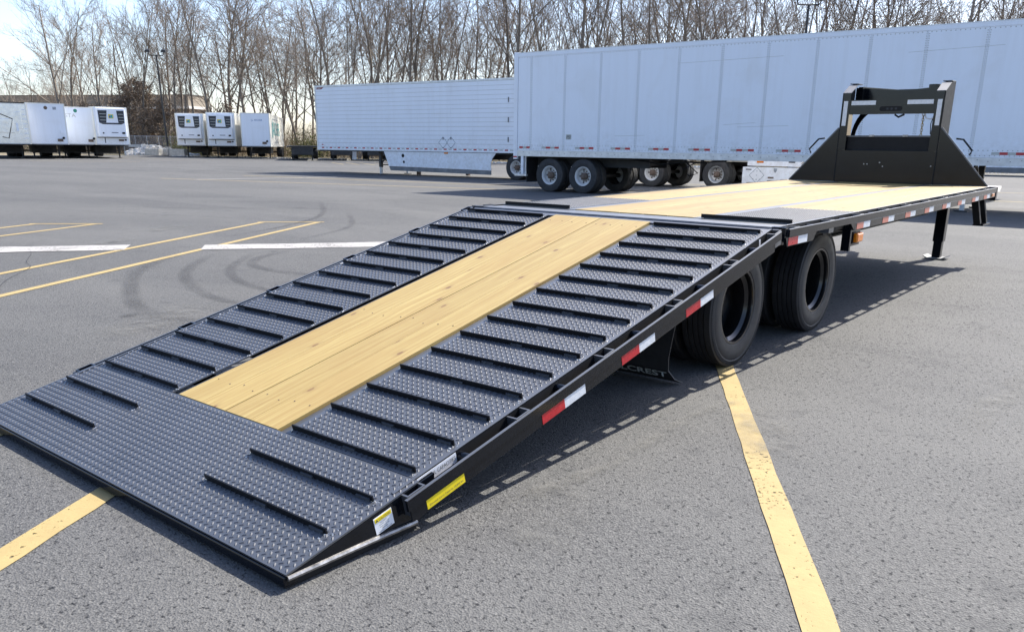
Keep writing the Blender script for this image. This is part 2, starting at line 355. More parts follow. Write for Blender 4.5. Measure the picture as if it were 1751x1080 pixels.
# ------------------------------------------------------------------ ground
g = MB(); g.box(-900, 1100, -900, 1100, -1.0, -0.05)
tag(g.build('ground', 'leaf_litter'), kind='structure')
def edge_x(y): return 46.0 + (80 - y) * 0.30
ys = [-60, -40, -25, -15, -10, -7, -5] + [-4 + k * 0.5 for k in range(23)] + [8, 9, 10, 12, 15, 20, 30, 40, 50, 60, 70, 80, 86]
xs = [-60, -40, -20, -10, -5, -2, 0, 2, 3] + [3.5 + k * 0.5 for k in range(30)] + [19, 21, 24]
lot = MB(); idx = []
for y in ys:
    ex = edge_x(y); row = xs + [24 + (ex - 24) * k / 4 for k in range(1, 5)]
    idx.append(lot.pts([(x, y, gz(x, y)) for x in row]))
nr = len(xs) + 4
for j in range(len(ys) - 1):
    for k in range(nr - 1): lot.q.append((idx[j] + k, idx[j] + k + 1, idx[j + 1] + k + 1, idx[j + 1] + k))
lot_o = lot.build('parking_lot', 'asphalt', smooth=True); tag(lot_o, kind='structure')
for mname in ('yellow_line', 'white_line'): pass
def strip(name, p0, p1, w, mat, label, lift=0.004, n=24, group=None):
    a = Vector((p0[0], p0[1], 0)); b = Vector((p1[0], p1[1], 0)); d = (b - a).normalized(); s = Vector((-d.y, d.x, 0)) * w / 2
    mb = MB(); ids = []
    for k in range(n + 1):
        q = a.lerp(b, k / n); j1, j2 = 1 + random.uniform(-.07, .07), 1 + random.uniform(-.07, .07); ids.append(mb.pts([(q.x - s.x * j1, q.y - s.y * j1, gz(q.x, q.y) + lift), (q.x + s.x * j2, q.y + s.y * j2, gz(q.x, q.y) + lift)]))
    for k in range(n): mb.q.append((ids[k], ids[k + 1], ids[k + 1] + 1, ids[k] + 1))
    o = mb.build(name, mat, lot_o); return o
# stall lines: pairs 0.93 m apart that run at about 30 degrees to the trailer
_d = Vector((0.858, 0.514, 0)); _n = Vector((-0.514, 0.858, 0))
def stall(c, t0, t1, mat='yellow_line', w=0.112):
    a = _n * c + _d * t0; b = _n * c + _d * t1
    strip('stall_line', (a.x, a.y), (b.x, b.y), w, mat, '', n=80)
stall(-2.70, -6.0, 9.2); stall(-0.05, -6, 9.5); stall(0.90, -6, 9.8)
strip('stall_line', (1.482 - 6.0, 5.093 - 3.72), (8.24, 9.208), 0.10, 'yellow_line', '')
strip('stall_line', (1.992 - 6.0, 6.495 - 3.68), (7.52, 9.863), 0.10, 'yellow_line', '')
strip('stall_line', (7.45, 9.93), (8.31, 9.14), 0.10, 'yellow_line', '', 0.0055)
strip('stall_line', (3.448 - 6.0, 10.498 - 3.3), (5.289, 11.43), 0.10, 'yellow_line', '')
strip('stall_line', (3.891 - 6.0, 11.715 - 3.4), (4.568, 12.09), 0.10, 'yellow_line', '')
strip('stall_line', (4.50, 12.15), (5.36, 11.36), 0.10, 'yellow_line', '', 0.0055)
strip('stop_line', (1.0, 9.9), (4.02, 7.82), 0.60, 'white_line', '', 0.0065)
strip('stop_line', (4.72, 7.15), (7.9, 4.8), 0.56, 'white_line', '', 0.0065)
strip('lane_line', (15.87, 28.86), (20.30, 14.55), 0.13, 'yellow_line_worn', '')
strip('lane_line', (20.30, 14.55), (22.2, 8.2), 0.13, 'yellow_line_worn', '')
strip('lane_line', (20.34, 30.12), (22.61, 16.46), 0.13, 'yellow_line_worn', '')
strip('lane_line', (22.61, 16.46), (24.4, 6.0), 0.13, 'yellow_line_worn', '')
strip('lane_line', (16.4, 27.2), (22.4, 26.2), 0.22, 'white_line', '', 0.0065)
strip('lane_line', (27.5, 28.0), (30.6, 8.0), 0.13, 'yellow_line_worn', '')
strip('lane_line', (32.4, 12.0), (33.6, 1.6), 0.16, 'yellow_line_worn', '')
strip('lane_line', (34.0, 3.2), (40.5, 4.3), 0.7, 'white_line', '', 0.0065)
strip('lane_line', (27.0, 3.0), (27.3, -2.5), 0.14, 'yellow_line_worn', '')
for k in range(4):
    a = P(560 + 24 * k, 68); strip('lane_line', a, (a[0] - 3.4, a[1] - 5.6), 0.14, 'yellow_line_worn', '')
a = P(40, 60); b = P(230, 62); strip('lane_line', a, b, 0.2, 'yellow_line_worn', '')
def ribbon(name, pts, w, mat, lift=0.0095, n=40):
    # smooth curve through points (Catmull-Rom) as a thin sheet
    Q = [Vector((p[0], p[1], 0)) for p in pts]; Q = [2 * Q[0] - Q[1]] + Q + [2 * Q[-1] - Q[-2]]
    C = []
    for k in range(n + 1):
        t = k / n * (len(Q) - 3); i = min(int(t), len(Q) - 4); f = t - i; p0, p1, p2, p3 = Q[i:i + 4]
        C.append(0.5 * ((2 * p1) + (p2 - p0) * f + (2 * p0 - 5 * p1 + 4 * p2 - p3) * f * f + (3 * p1 - p0 - 3 * p2 + p3) * f ** 3))
    me = bpy.data.meshes.new(name); V = []; F = []; UV = []
    for k, c in enumerate(C):
        d = (C[min(k + 1, n)] - C[max(k - 1, 0)]).normalized(); s = Vector((-d.y, d.x, 0)) * w / 2
        for sg in (-1, 1): q = c + s * sg; V.append((q.x, q.y, gz(q.x, q.y) + lift))
    for k in range(n): F.append((2 * k, 2 * k + 2, 2 * k + 3, 2 * k + 1))
    me.from_pydata(V, [], F); uv = me.uv_layers.new()
    for l in me.loops: uv.data[l.index].uv = ((l.vertex_index // 2) / n, l.vertex_index % 2)
    me.materials.append(MATS[mat]); o = bpy.data.objects.new(name, me); COL.objects.link(o); o.parent = lot_o; return o
skids = [[(4.1, 6.7), (3.1, 5.7), (2.45, 4.6), (2.0, 3.5), (2.05, 2.5)], [(4.5, 6.5), (3.5, 5.4), (2.95, 4.4), (2.7, 3.4), (2.9, 2.3)],
         [(4.9, 6.2), (4.0, 5.3), (3.5, 4.5), (3.3, 3.6), (3.6, 2.6)], [(5.6, 6.2), (4.5, 5.6), (4.1, 4.9), (4.2, 4.0), (4.7, 3.2)],
         [(1.2, 6.0), (0.9, 5.1), (0.7, 4.3), (1.0, 3.2)], [(10, 10.5), (8.5, 8.6), (7.6, 7.8), (6.0, 6.9)], [(12, 14), (9.4, 10.6), (7.4, 9.0), (5.5, 8.0)],
         [(5.7, 16.7), (6.6, 13.8), (8.0, 9.8), (9.0, 7.2)]]
for k, s_ in enumerate(skids): tag(ribbon('skid_mark', s_, (0.20, 0.17, 0.15, 0.18, 0.16, 0.15, 0.16, 0.06)[k], 'skid', 0.0075 + 0.0001 * k))
rc = random.Random(5)
for k, (a_, b_) in enumerate((((5.7, 16.7), (14.0, 7.6)), ((8.0, 16.0), (18.0, 10.5)), ((2.0, 14.0), (7.0, 19.0)), ((0.4, 2.6), (3.2, 8.6)))):
    pts = [(a_[0] + (b_[0] - a_[0]) * t / 9 + rc.uniform(-.12, .12), a_[1] + (b_[1] - a_[1]) * t / 9 + rc.uniform(-.12, .12)) for t in range(10)]
    ribbon('crack', pts, (0.03, 0.035, 0.03, 0.012)[k], 'crack', 0.0085 + 0.0001 * k, 70)
for k in range(16):
    x, y = rc.uniform(1.2, 12), rc.choice((rc.uniform(-4.5, -1.7), rc.uniform(3, 14))); l = rc.uniform(0.08, 0.35)
    ribbon('oil_spot', [(x - l * 0.5, y), (x, y + rc.uniform(-.03, .03)), (x + l * 0.5, y + rc.uniform(-.05, .05))], l * 0.8, 'oil', 0.0090 + 0.0001 * k, 10)
for k, pts in enumerate(([(3.0, -2.55), (3.9, -2.55), (5.2, -2.75), (6.3, -3.3), (6.7, -4.3)], [(2.6, -2.95), (4.0, -2.85), (5.3, -3.15), (6.0, -3.9)], [(0.9, -1.32), (1.5, -1.42), (2.4, -1.38), (3.2, -1.45)])):
    ribbon('scrub_mark', pts, (0.22, 0.18, 0.10)[k], 'dust_stain', 0.0100 + 0.0001 * k)
for k, (x, y, l) in enumerate([(1.9, 3.0, 1.3), (4.2, 8.6, 0.9), (5.7, 9.9, 1.2), (1.0, -1.55, 0.7), (3.4, 8.2, 0.7), (2.5, -1.75, 0.9), (5.5, -2.6, 1.2)]):
    ribbon('dust_patch', [(x - l * 0.5, y - l * 0.25), (x, y), (x + l * 0.5, y + l * 0.35)], 0.45 * l, 'dust_stain', 0.0108 + 0.0001 * k)

# ================================================================== the gooseneck trailer
GT = empty('gooseneck_trailer')
tag(GT, 'long black flatbed gooseneck trailer with yellow pine deck and lowered ramp tail on dual wheels', 'trailer')
LT, H, H0, SL = 3.623, 0.894, 0.056, 0.013
TL = math.hypot(LT, H - H0); CA, SA = LT / TL, (H - H0) / TL
def TF(t, y, n): return (t * CA - n * SA, y, H0 + t * SA + n * CA)
def DF(x, y, n): return (x, y, H + SL * (x - LT) + n)
XD0, XD1 = 3.70, 9.86                              # deck from hinge to headboard

# --- diamond tread: real raised lugs
def lugs(mb, x0, x1, y0, y1, pitch=0.0222, n0=0.0):
    hl, hw, hh = 0.0118, 0.0042, 0.0030; c = math.sqrt(0.5); fam = []
    for (ax, ay) in ((c, -c), (c, c)):                 # the two crossed families of lugs
        f = lambda a, b: (a * ax - b * ay, a * ay + b * ax)
        fam.append(([f(*q) for q in ((hl, 0), (hl * 0.5, hw), (-hl * 0.5, hw), (-hl, 0), (-hl * 0.5, -hw), (hl * 0.5, -hw))], [f(hl * 0.45, 0), f(-hl * 0.45, 0)]))
    m = 0.012; N = int(((x1 - x0) + (y1 - y0)) / pitch) + 2
    for i in range(-N, N):
        for j in range(-N, N):
            x = x0 + (i + j) * pitch * c; y = y0 + (j - i) * pitch * c
            if not (x0 + m < x < x1 - m and y0 + m < y < y1 - m): continue
            ring, top = fam[(i + j) % 2]
            k = mb.pts([(x + a, y + b, n0) for a, b in ring] + [(x + a, y + b, n0 + hh) for a, b in top])
            mb.q += [(k, k + 1, k + 6), (k + 1, k + 2, k + 7, k + 6), (k + 2, k + 3, k + 7), (k + 3, k + 4, k + 7), (k + 4, k + 5, k + 6, k + 7), (k + 5, k, k + 6)]
def plate(name, f, x0, x1, y0, y1, n=0.0, margin=0.012):
    m = MB(f); m.box(x0, x1, y0, y1, n - 0.007, n); o = m.build(name, 'plate_paint', GT)
    t = MB(f); lugs(t, x0, x1, y0, y1, n0=n); tr = t.build('tread', 'tread_paint', o); tag(tr, kind='stuff'); return o
T0, T1 = 0.598, 3.66
plate('tip_plate', TF, 0.0, T0, -1.25, 1.25)
for s in (-1, 1):
    y0, y1 = sorted((s * 0.452, s * 1.212)); plate('ramp_plate', TF, T0 + 0.003, T1, y0, y1)
    y0, y1 = sorted((s * 0.398, s * 0.438)); MB(TF).box(T0 + 0.003, T1, y0, y1, -0.16, -0.014).build('ramp_beam', 'plate_paint', GT)
# cleats: one bar each, with its welded tabs
def cleat_mesh(L):
    m = MB(); m.box(-0.003, 0.003, -L / 2, L / 2, 0.0, 0.0235)
    me = m.mesh('cleat', 'cleat_black')
    t = MB(); t.box(-0.010, -0.0032, -0.035, 0.035, 0.0, 0.011)
    return me, t.mesh('weld_tab', 'plate_paint')
CL, CLT = cleat_mesh(0.737)
rot_t = math.atan2(SA, CA)
for s in (-1, 1):
    for k in range(17):
        t = (0.057 + 0.057 * k) * TL
        o = place(CL, 'cleat', GT, TF(t, s * 0.828, 0.0), (0, -rot_t, 0 if s > 0 else 0))
        place(CLT, 'weld_tab', o, (0, 0, 0)); place(CLT, 'weld_tab', o, (0, s * 0.32, 0))
    w = MB(TF)
    for k in range(260):                          # bright weld spatter at the plate edge and cleat ends
        kk = random.randrange(17); t = (0.057 + 0.057 * kk) * TL + random.uniform(-0.05, 0.02) * random.random(); y = s * (1.2 + random.uniform(-0.012, 0.022))
        if random.random() < 0.45: y = s * (0.458 + random.uniform(-0.006, 0.012))
        if random.random() < 0.25: t = random.uniform(0.1, 3.6); y = s * (1.213 + random.uniform(-0.004, 0.006))
        r = random.uniform(0.0018, 0.0042); w.hexa([(t - r, y - r, 0), (t + r, y - r, 0), (t + r, y + r, 0), (t - r, y + r, 0), (t - r * .4, y - r * .4, r), (t + r * .4, y - r * .4, r), (t + r * .4, y + r * .4, r), (t - r * .4, y + r * .4, r)])
    tag(w.build('weld_spatter', 'weld_metal', GT), kind='stuff')
# ramp planks
def plank(f, x0, x1, y0, y1, n0, n1):
    m = MB(f); m.box(x0, x1, y0, y1, n0, n1); return m.build('plank', 'pine', GT, bevel=0.0025)
pw = 0.788 / 4
for k, g_ in enumerate((0.001, 0.001, 0.004, 0.001)):
    y0 = -0.394 + pw * k + (0.004 if k == 2 else 0.0008)
    m = MB(); L = 3.67 - T0 - 0.004; m.box(-L / 2, L / 2, -pw / 2 + 0.0006 + (0.004 if k == 2 else 0), pw / 2 - 0.0006 - (0.004 if k == 1 else 0), -0.038, 0.0)
    o = m.build('plank', 'pine', GT, bevel=0.0010)
    o.location = TF((T0 + 0.004 + 3.67) / 2, -0.394 + pw * (k + 0.5), 0.001 + 0.0004 * (k % 2)); o.rotation_euler = (0, -rot_t, 0)
# screws in rows across the planks
sc = MB(TF)
for t in [0.8, 1.75, 3.55]:
    for k in range(4):
        for e in (-0.055, 0.055):
            y = -0.394 + pw * (k + 0.5) + e + random.uniform(-0.01, 0.01); tt = t + random.uniform(-0.02, 0.02); a = 0.0036
            sc.prism([(tt + a * math.cos(q * math.pi / 4), y + a * math.sin(q * math.pi / 4)) for q in range(8)], 2, 0.0, 0.0032)
tag(sc.build('screw_heads', 'hub_rust', GT), kind='stuff')
# side channels, rub rails, lower rail, pockets and spools
def rails(f, x0, x1, s, yo, xp, xsp, low0, low1, xl0, xl1):
    def B(a, b, c, d, e, g): y0, y1 = sorted((s * c, s * d)); return MB(f).box(a, b, y0, y1, e, g)
    sc_ = B(x0, x1, 1.2155, 1.2295, -0.10, 0.001).build('side_channel', 'black_matte', GT)
    B(x0, x1, 1.2158, 1.2310, 0.0012, 0.0035).build('channel_edge_highlight', 'plate_paint', sc_)  # paler strip standing in for light caught on the channel's top edge
    rr_ = B(x0, x1, yo - 0.011, yo, -0.055, -0.010).build('rub_rail', 'black_paint', GT)
    B(x0, x1, yo - 0.0125, yo + 0.0008, -0.0098, -0.0075).build('rail_edge_highlight', 'plate_paint', rr_)  # highlight along the rail's top, painted as a thin lighter strip
    B(xl0, xl1, yo - 0.011, yo - 0.005, low0, low1).build('lower_rail', 'black_paint', GT, bevel=0.002)
    for x in xp:
        m = MB(f); ya, yb = sorted((s * 1.241, s * (yo - 0.011)))
        yi, yj = (s * 1.2297, s * (yo - 0.0112)); yk = s * (yo - 0.0172)
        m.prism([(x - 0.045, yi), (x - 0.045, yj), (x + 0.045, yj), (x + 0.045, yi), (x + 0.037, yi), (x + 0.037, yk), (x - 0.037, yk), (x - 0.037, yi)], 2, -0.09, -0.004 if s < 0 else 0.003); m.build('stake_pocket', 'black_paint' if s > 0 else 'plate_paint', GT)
    for x in xsp:
        m = MB(f); m.tube([(x, s * 1.229, -0.032), (x, s * (yo - 0.01), -0.032)], 0.021, 14); m.build('pipe_spool', 'black_paint', GT, smooth=True)
for s in (-1, 1):
    rails(TF, 0.49, TL - 0.03, s, 1.295, [t * TL for t in (0.148, 0.314, 0.484, 0.657, 0.829, 0.985)], [t * TL for t in (0.225, 0.393, 0.559, 0.734, 0.906)], -0.106, -0.056, 0.50, TL - 0.12)
    rails(DF, XD0, XD1, s, 1.305, [XD0 + 0.14 + 0.62 * k for k in range(10)], [XD0 + 0.45 + 0.62 * k for k in range(10)], -0.11, -0.057, 4.93, XD1 - 0.02)
    # over-wheel skirt with its slanted end
    m = MB(DF); ya, yb = sorted((s * 1.279, s * 1.299)); m.prism([(3.66, -0.057), (4.17, -0.057), (4.12, -0.112), (3.69, -0.112)], 1, ya, yb); m.build('wheel_skirt', 'black_paint', GT)
    # end gusset of the lower rail
    m = MB(DF); m.prism([(4.84, -0.057), (4.928, -0.057), (4.928, -0.11)], 1, ya, yb); m.build('rail_gusset', 'black_paint', GT)
    # triangular side plate at the tip and its ground bar
    ya, yb = sorted((s * 1.236, s * 1.25))
    tz = lambda x: H0 + (x) * SA / CA
    MB().prism([(0.0, 0.035), (0.0, tz(0.0) - 0.009), (0.66, tz(0.66) - 0.009), (0.66, 0.10), (0.57, 0.03)], 1, ya, yb).build('tip_side_plate', 'black_paint', GT)
    MB().tube([(0.005, s * 1.249, 0.040), (0.28, s * 1.253, 0.042), (0.56, s * 1.255, 0.040)], 0.010, 8).build('ground_bar', 'worn_steel', GT, smooth=True)
    MB().box(0.0, 0.57, *sorted((s * 1.18, s * 1.245)), 0.006, 0.030).build('ground_shoe', 'black_matte', GT)
MB().box(-0.006, 0.045, -1.248, 1.248, 0.012, 0.047).build('tip_nose', 'black_paint', GT, bevel=0.004)
# ramp understructure
for k in range(8):
    t = 0.85 + 0.38 * k; MB(TF).box(t - 0.025, t + 0.025, -1.21, 1.21, -0.115, -0.045).build('ramp_crossmember', 'black_matte', GT)
for s in (-1, 1): MB(TF).box(1.3, 3.6, *sorted((s * 0.85, s * 0.93)), -0.2, -0.046).build('ramp_stringer', 'black_matte', GT)
# conspicuity tape on the ramp and deck
def tape(f, x0, x1, n0, n1, y, mat): MB(f).box(x0, x1, y - 0.0012, y, n0, n1).build('reflective_tape', mat, GT)
for (a, b, c) in ((1.27, 1.43, 1.585), (1.885, 2.04, 2.185), (2.50, 2.655, 2.80)):
    tape(TF, a, b, -0.103, -0.058, -1.2905, 'red_tape'); tape(TF, b, c, -0.103, -0.058, -1.2905, 'white_tape')
tape(DF, 3.70, 3.855, -0.108, -0.06, -1.2995, 'red_tape'); tape(DF, 3.855, 4.01, -0.108, -0.06, -1.2995, 'white_tape')
for k, x in enumerate((4.97, 5.58, 6.2, 6.8, 7.42, 8.03, 8.65, 9.22)):
    tape(DF, x, x + 0.15, -0.106, -0.062, -1.3005, 'red_tape_faded'); tape(DF, x + 0.15, x + 0.30, -0.106, -0.062, -1.3005, 'white_tape')
MB(DF).box(9.64, 9.76, -1.306, -1.3002, -0.10, -0.065).build('marker_light', 'amber_lens', GT, bevel=0.004)
# hinge
for s in (-1, 1):
    pass
MB(TF).box(T1 + 0.002, TL - 0.012, -1.212, 1.212, -0.10, -0.004).build('ramp_header', 'plate_paint', GT)
MB().tube([(LT + 0.035, -1.25, H - 0.024), (LT + 0.035, 1.25, H - 0.024)], 0.022, 12).build('hinge_tube', 'black_paint', GT, smooth=True)
m = MB(DF); m.box(XD0 - 0.005, XD0 + 0.10, -1.2155, 1.2155, -0.12, -0.001); m.build('deck_header', 'plate_paint', GT)
m = MB(DF); m.box(XD0 + 0.108, 3.955, -1.2155, 1.2155, -0.12, -0.006); m.build('deck_header_plate', 'plate_paint', GT)
MB(DF).box(XD0 - 0.04, XD0 - 0.001, -1.29, -1.2, -0.08, 0.004).build('hinge_ear', 'black_paint', GT)
MB(DF).box(XD0 - 0.04, XD0 - 0.001, 1.2, 1.29, -0.08, 0.004).build('hinge_ear', 'black_paint', GT)
# deck
for s in (-1, 1):
    y0, y1 = sorted((s * 0.505, s * 0.585)); MB(DF).box(3.958, XD1, y0, y1, -0.02, -0.002).build('beam_flange', 'plate_paint', GT)
    MB(DF).box(3.958, XD1, *sorted((s * 0.54, s * 0.55)), -0.33, -0.021).build('beam_web', 'black_matte', GT)
    MB(DF).box(3.958, XD1, *sorted((s * 0.485, s * 0.605)), -0.345, -0.331).build('beam_bottom_flange', 'black_matte', GT)
    y0, y1 = sorted((s * 0.588, s * 1.212)); plate('wheel_cover_plate', DF, 3.958, 5.21, y0, y1, 0.001)
    c2 = MB(DF); c2.box(3.972, 3.979, *sorted((s * 0.56, s * 1.205)), 0.0, 0.026); c2.build('cleat', 'cleat_black', GT)
    pw2 = 0.624 / 3
    for k in range(3):
        a = s * (0.588 + pw2 * k + 0.002); b = s * (0.588 + pw2 * (k + 1) - 0.002); ya, yb = sorted((a, b)); L = XD1 - 0.02 - 5.215
        m = MB(); m.box(-L / 2, L / 2, -(yb - ya) / 2, (yb - ya) / 2, -0.038, 0.0); o = m.build('plank', 'pine', GT, bevel=0.003)
        xm = 5.215 + L / 2; o.location = DF(xm, (ya + yb) / 2, 0.0008 * (k % 2)); o.rotation_euler = (0, -math.atan(SL), 0)
pw3 = 1.006 / 5
for k in range(5):
    ya = -0.503 + pw3 * k + 0.002; yb = ya + pw3 - 0.004; L = XD1 - 0.02 - 3.965
    m = MB(); m.box(-L / 2, L / 2, -(yb - ya) / 2, (yb - ya) / 2, -0.038, 0.0); o = m.build('plank', 'pine', GT, bevel=0.003)
    o.location = DF(3.965 + L / 2, (ya + yb) / 2, 0.001 * (k % 2)); o.rotation_euler = (0, -math.atan(SL), 0)
for k in range(14): x = 4.15 + 0.42 * k; MB(DF).box(x - 0.03, x + 0.03, -1.212, 1.212, -0.12, -0.04).build('crossmember', 'black_matte', GT)
MB(DF).box(XD1 - 0.018, XD1 + 0.05, -1.305, 1.305, -0.15, -0.001).build('front_bolster', 'black_paint', GT)
# wheels
def tyre_profile(Rr, w, rim, groove=True):
    h = w / 2; p = [(rim, -h * 0.80), (rim + 0.012, -h * 0.93), (rim + (Rr - rim) * 0.35, -h), (rim + (Rr - rim) * 0.62, -h * 1.0), (rim + (Rr - rim) * 0.64, -h * 0.985), (Rr - 0.045, -h * 0.965), (Rr - 0.040, -h * 0.985), (Rr - 0.018, -h * 0.93), (Rr - 0.004, -h * 0.86)]
    if groove:
        for c in (-0.5, -0.17, 0.17, 0.5):
            p += [(Rr, h * (c - 0.045)), (Rr - 0.011, h * (c - 0.035)), (Rr - 0.011, h * (c + 0.035)), (Rr, h * (c + 0.045))]
    return p + [(r, -y) for r, y in reversed(p[:9])]
TYRE = MB().lathe(tyre_profile(0.39, 0.215, 0.236), 64).mesh('tyre', 'rubber', True)
def rim_mesh(mat, r, sd, n=48):
    m = MB(); h = 0.085
    # outer lip, barrel, drop centre, then the disc set deep towards the inner side
    m.lathe([(r + 0.004, -h - 0.004), (r + 0.006, -h - 0.012), (r - 0.008, -h - 0.010), (r - 0.014, -h + 0.004), (r - 0.012, -h + 0.022), (r - 0.034, -h + 0.040), (r - 0.036, h - 0.06), (r - 0.02, h - 0.03), (r - 0.05, h - 0.018), (r - 0.10, h + 0.004), (0.085, h + 0.006), (0.085, h - 0.06), (0.07, h - 0.075), (0.0, h - 0.078)], n)
    if sd < 0: pass
    return m.mesh('rim', mat, True)
RIM = rim_mesh('rim_black', 0.236, -1)
rb = MB()
for k in range(150):
    a = 2 * math.pi * k / 150; c_, s_ = math.cos(a), math.sin(a); t_ = Vector((-s_, 0, c_)) * 0.0035
    for sd in (-1, 1):
        p0 = Vector((0.352 * c_, sd * 0.1050, 0.352 * s_)); p1 = Vector((0.374 * c_, sd * 0.1015, 0.374 * s_)); o_ = Vector((0, sd * 0.0025, 0))
        rb.hexa([p0 - t_ - o_, p1 - t_ - o_, p1 + t_ - o_, p0 + t_ - o_, p0 - t_ + o_, p1 - t_ + o_, p1 + t_ + o_, p0 + t_ + o_])
RIBS = rb.mesh('shoulder_ribs', 'rubber')
nut = MB()
for k in range(8):
    a = 2 * math.pi * k / 8; c = (0.112 * math.cos(a), 0.112 * math.sin(a)); nut.tube([(c[0], 0.09, c[1]), (c[0], 0.058, c[1])], 0.011, 6)
NUT = nut.mesh('lug_nuts', 'worn_steel')
def esplit(o): b = o.modifiers.new('edges', 'EDGE_SPLIT'); b.split_angle = R(30)
for xw in (3.605, 4.985):
    for s in (-1, 1):
        for yy in (1.064 - 0.1075, 1.064 - 0.1075 - 0.255):
            o = place(TYRE, 'tyre', GT, (xw, s * yy, 0.388 + gz(xw, s * yy)), (0, 0, 0 if s < 0 else math.pi)); esplit(o)
            r_ = place(RIM, 'rim', o); esplit(r_); tag(place(RIBS, 'shoulder_ribs', o), kind='stuff')
            if yy > 0.9: tag(place(NUT, 'lug_nuts', r_.parent), kind='stuff')
    MB().tube([(xw, -0.75, 0.39), (xw, 0.75, 0.39)], 0.065, 14).build('axle', 'black_matte', GT, smooth=True)
    for s in (-1, 1):
        MB().box(xw - 0.55, xw + 0.55, s * 0.52 - 0.04, s * 0.52 + 0.04, 0.46, 0.52).build('leaf_spring', 'black_matte', GT)
        MB().tube([(xw, s * 0.60, 0.388), (xw, s * 0.68, 0.388)], 0.19, 24).build('brake_drum', 'black_matte', GT, smooth=True)
# mud flaps with lettering
for s in (-1, 1):
    m = MB(); rows = []; wy = lambda z: 0.985 + 0.05 * max(0, (0.10 - z) / 0.1) + 0.03 * max(0, (z - 0.2) / 0.4)
    prof = [(2.93, 0.60), (2.905, 0.45), (2.88, 0.30), (2.86, 0.18), (2.865, 0.10), (2.90, 0.045), (2.97, 0.012)]
    for (x, z) in prof: rows.append(m.pts([(x, s * wy(z), z), (x, s * 0.40, z), (x + 0.008, s * 0.40, z + 0.002), (x + 0.008, s * wy(z), z + 0.002)]))
    for k in range(len(prof) - 1):
        for j in range(4): m.q.append((rows[k] + j, rows[k] + (j + 1) % 4, rows[k + 1] + (j + 1) % 4, rows[k + 1] + j))
    m.q.append(tuple(rows[0] + j for j in range(4))); m.q.append(tuple(rows[-1] + j for j in range(4)))
    fl = m.build('mud_flap', 'rubber', GT)
    lettering('HILLCREST', 'grey_tape', fl, (2.874, s * 0.745, 0.075), (0, -1, 0), (-0.45, 0, 0.9), 0.46, 0.040, lift=0.003, bold=0.02)
    MB().box(2.90, 2.95, *sorted((s * 0.43, s * 1.06)), 0.56, 0.62).build('flap_bracket', 'black_matte', GT)
# amber side lamp on its bracket
MB(DF).box(4.90, 4.93, -1.285, -1.225, -0.26, -0.06).build('lamp_bracket', 'black_paint', GT)
MB(DF).box(4.96, 5.19, -1.262, -1.245, -0.235, -0.115).build('lamp_plate', 'black_paint', GT)
lm = MB(DF).box(5.03, 5.16, -1.30, -1.263, -0.21, -0.14).build('side_lamp', 'amber_lens', GT, bevel=0.012)
MB(DF).box(5.02, 5.17, -1.268, -1.2625, -0.218, -0.132).build('lamp_housing', 'black_matte', lm)
# landing legs
for s in (-1, 1):
    x, y = 9.98, s * 0.74; gz0 = gz(x, y)
    MB().box(x - 0.06, x + 0.06, y - 0.06, y + 0.06, 0.30, 0.90).build('landing_leg', 'black_paint', GT, bevel=0.006)
    MB().box(x - 0.048, x + 0.048, y - 0.048, y + 0.048, gz0 + 0.02, 0.33).build('inner_leg', 'black_paint', GT, bevel=0.005)
    m = MB(); z = gz0
    for (a, b, c, d) in ((-0.13, -0.08, 0.035, 0.010), (-0.08, 0.08, 0.010, 0.010), (0.08, 0.13, 0.010, 0.035)):
        m.hexa([(x - .12, y + a, z + c), (x + .12, y + a, z + c), (x + .12, y + b, z + d), (x - .12, y + b, z + d), (x - .12, y + a, z + c + .012), (x + .12, y + a, z + c + .012), (x + .12, y + b, z + d + .012), (x - .12, y + b, z + d + .012)])
    m.build('foot_plate', 'skirt_grey', GT)
MB().tube([(9.98, -0.7, 0.72), (9.98, 0.7, 0.72)], 0.025, 10).build('leg_shaft', 'black_matte', GT, smooth=True)
# steps at the front corners
for s in (-1, 1):
    for x in (9.30, 9.62): MB().bar((x, s * 1.2, 0.86), (x + 0.10, s * 1.245, 0.58), 0.05, 0.07, (0, 1, 0)).build('step_hanger', 'black_matte', GT)
    MB().box(9.38, 9.75, *sorted((s * 1.20, s * 1.31)), 0.560, 0.578).build('step_tread', 'black_paint', GT)
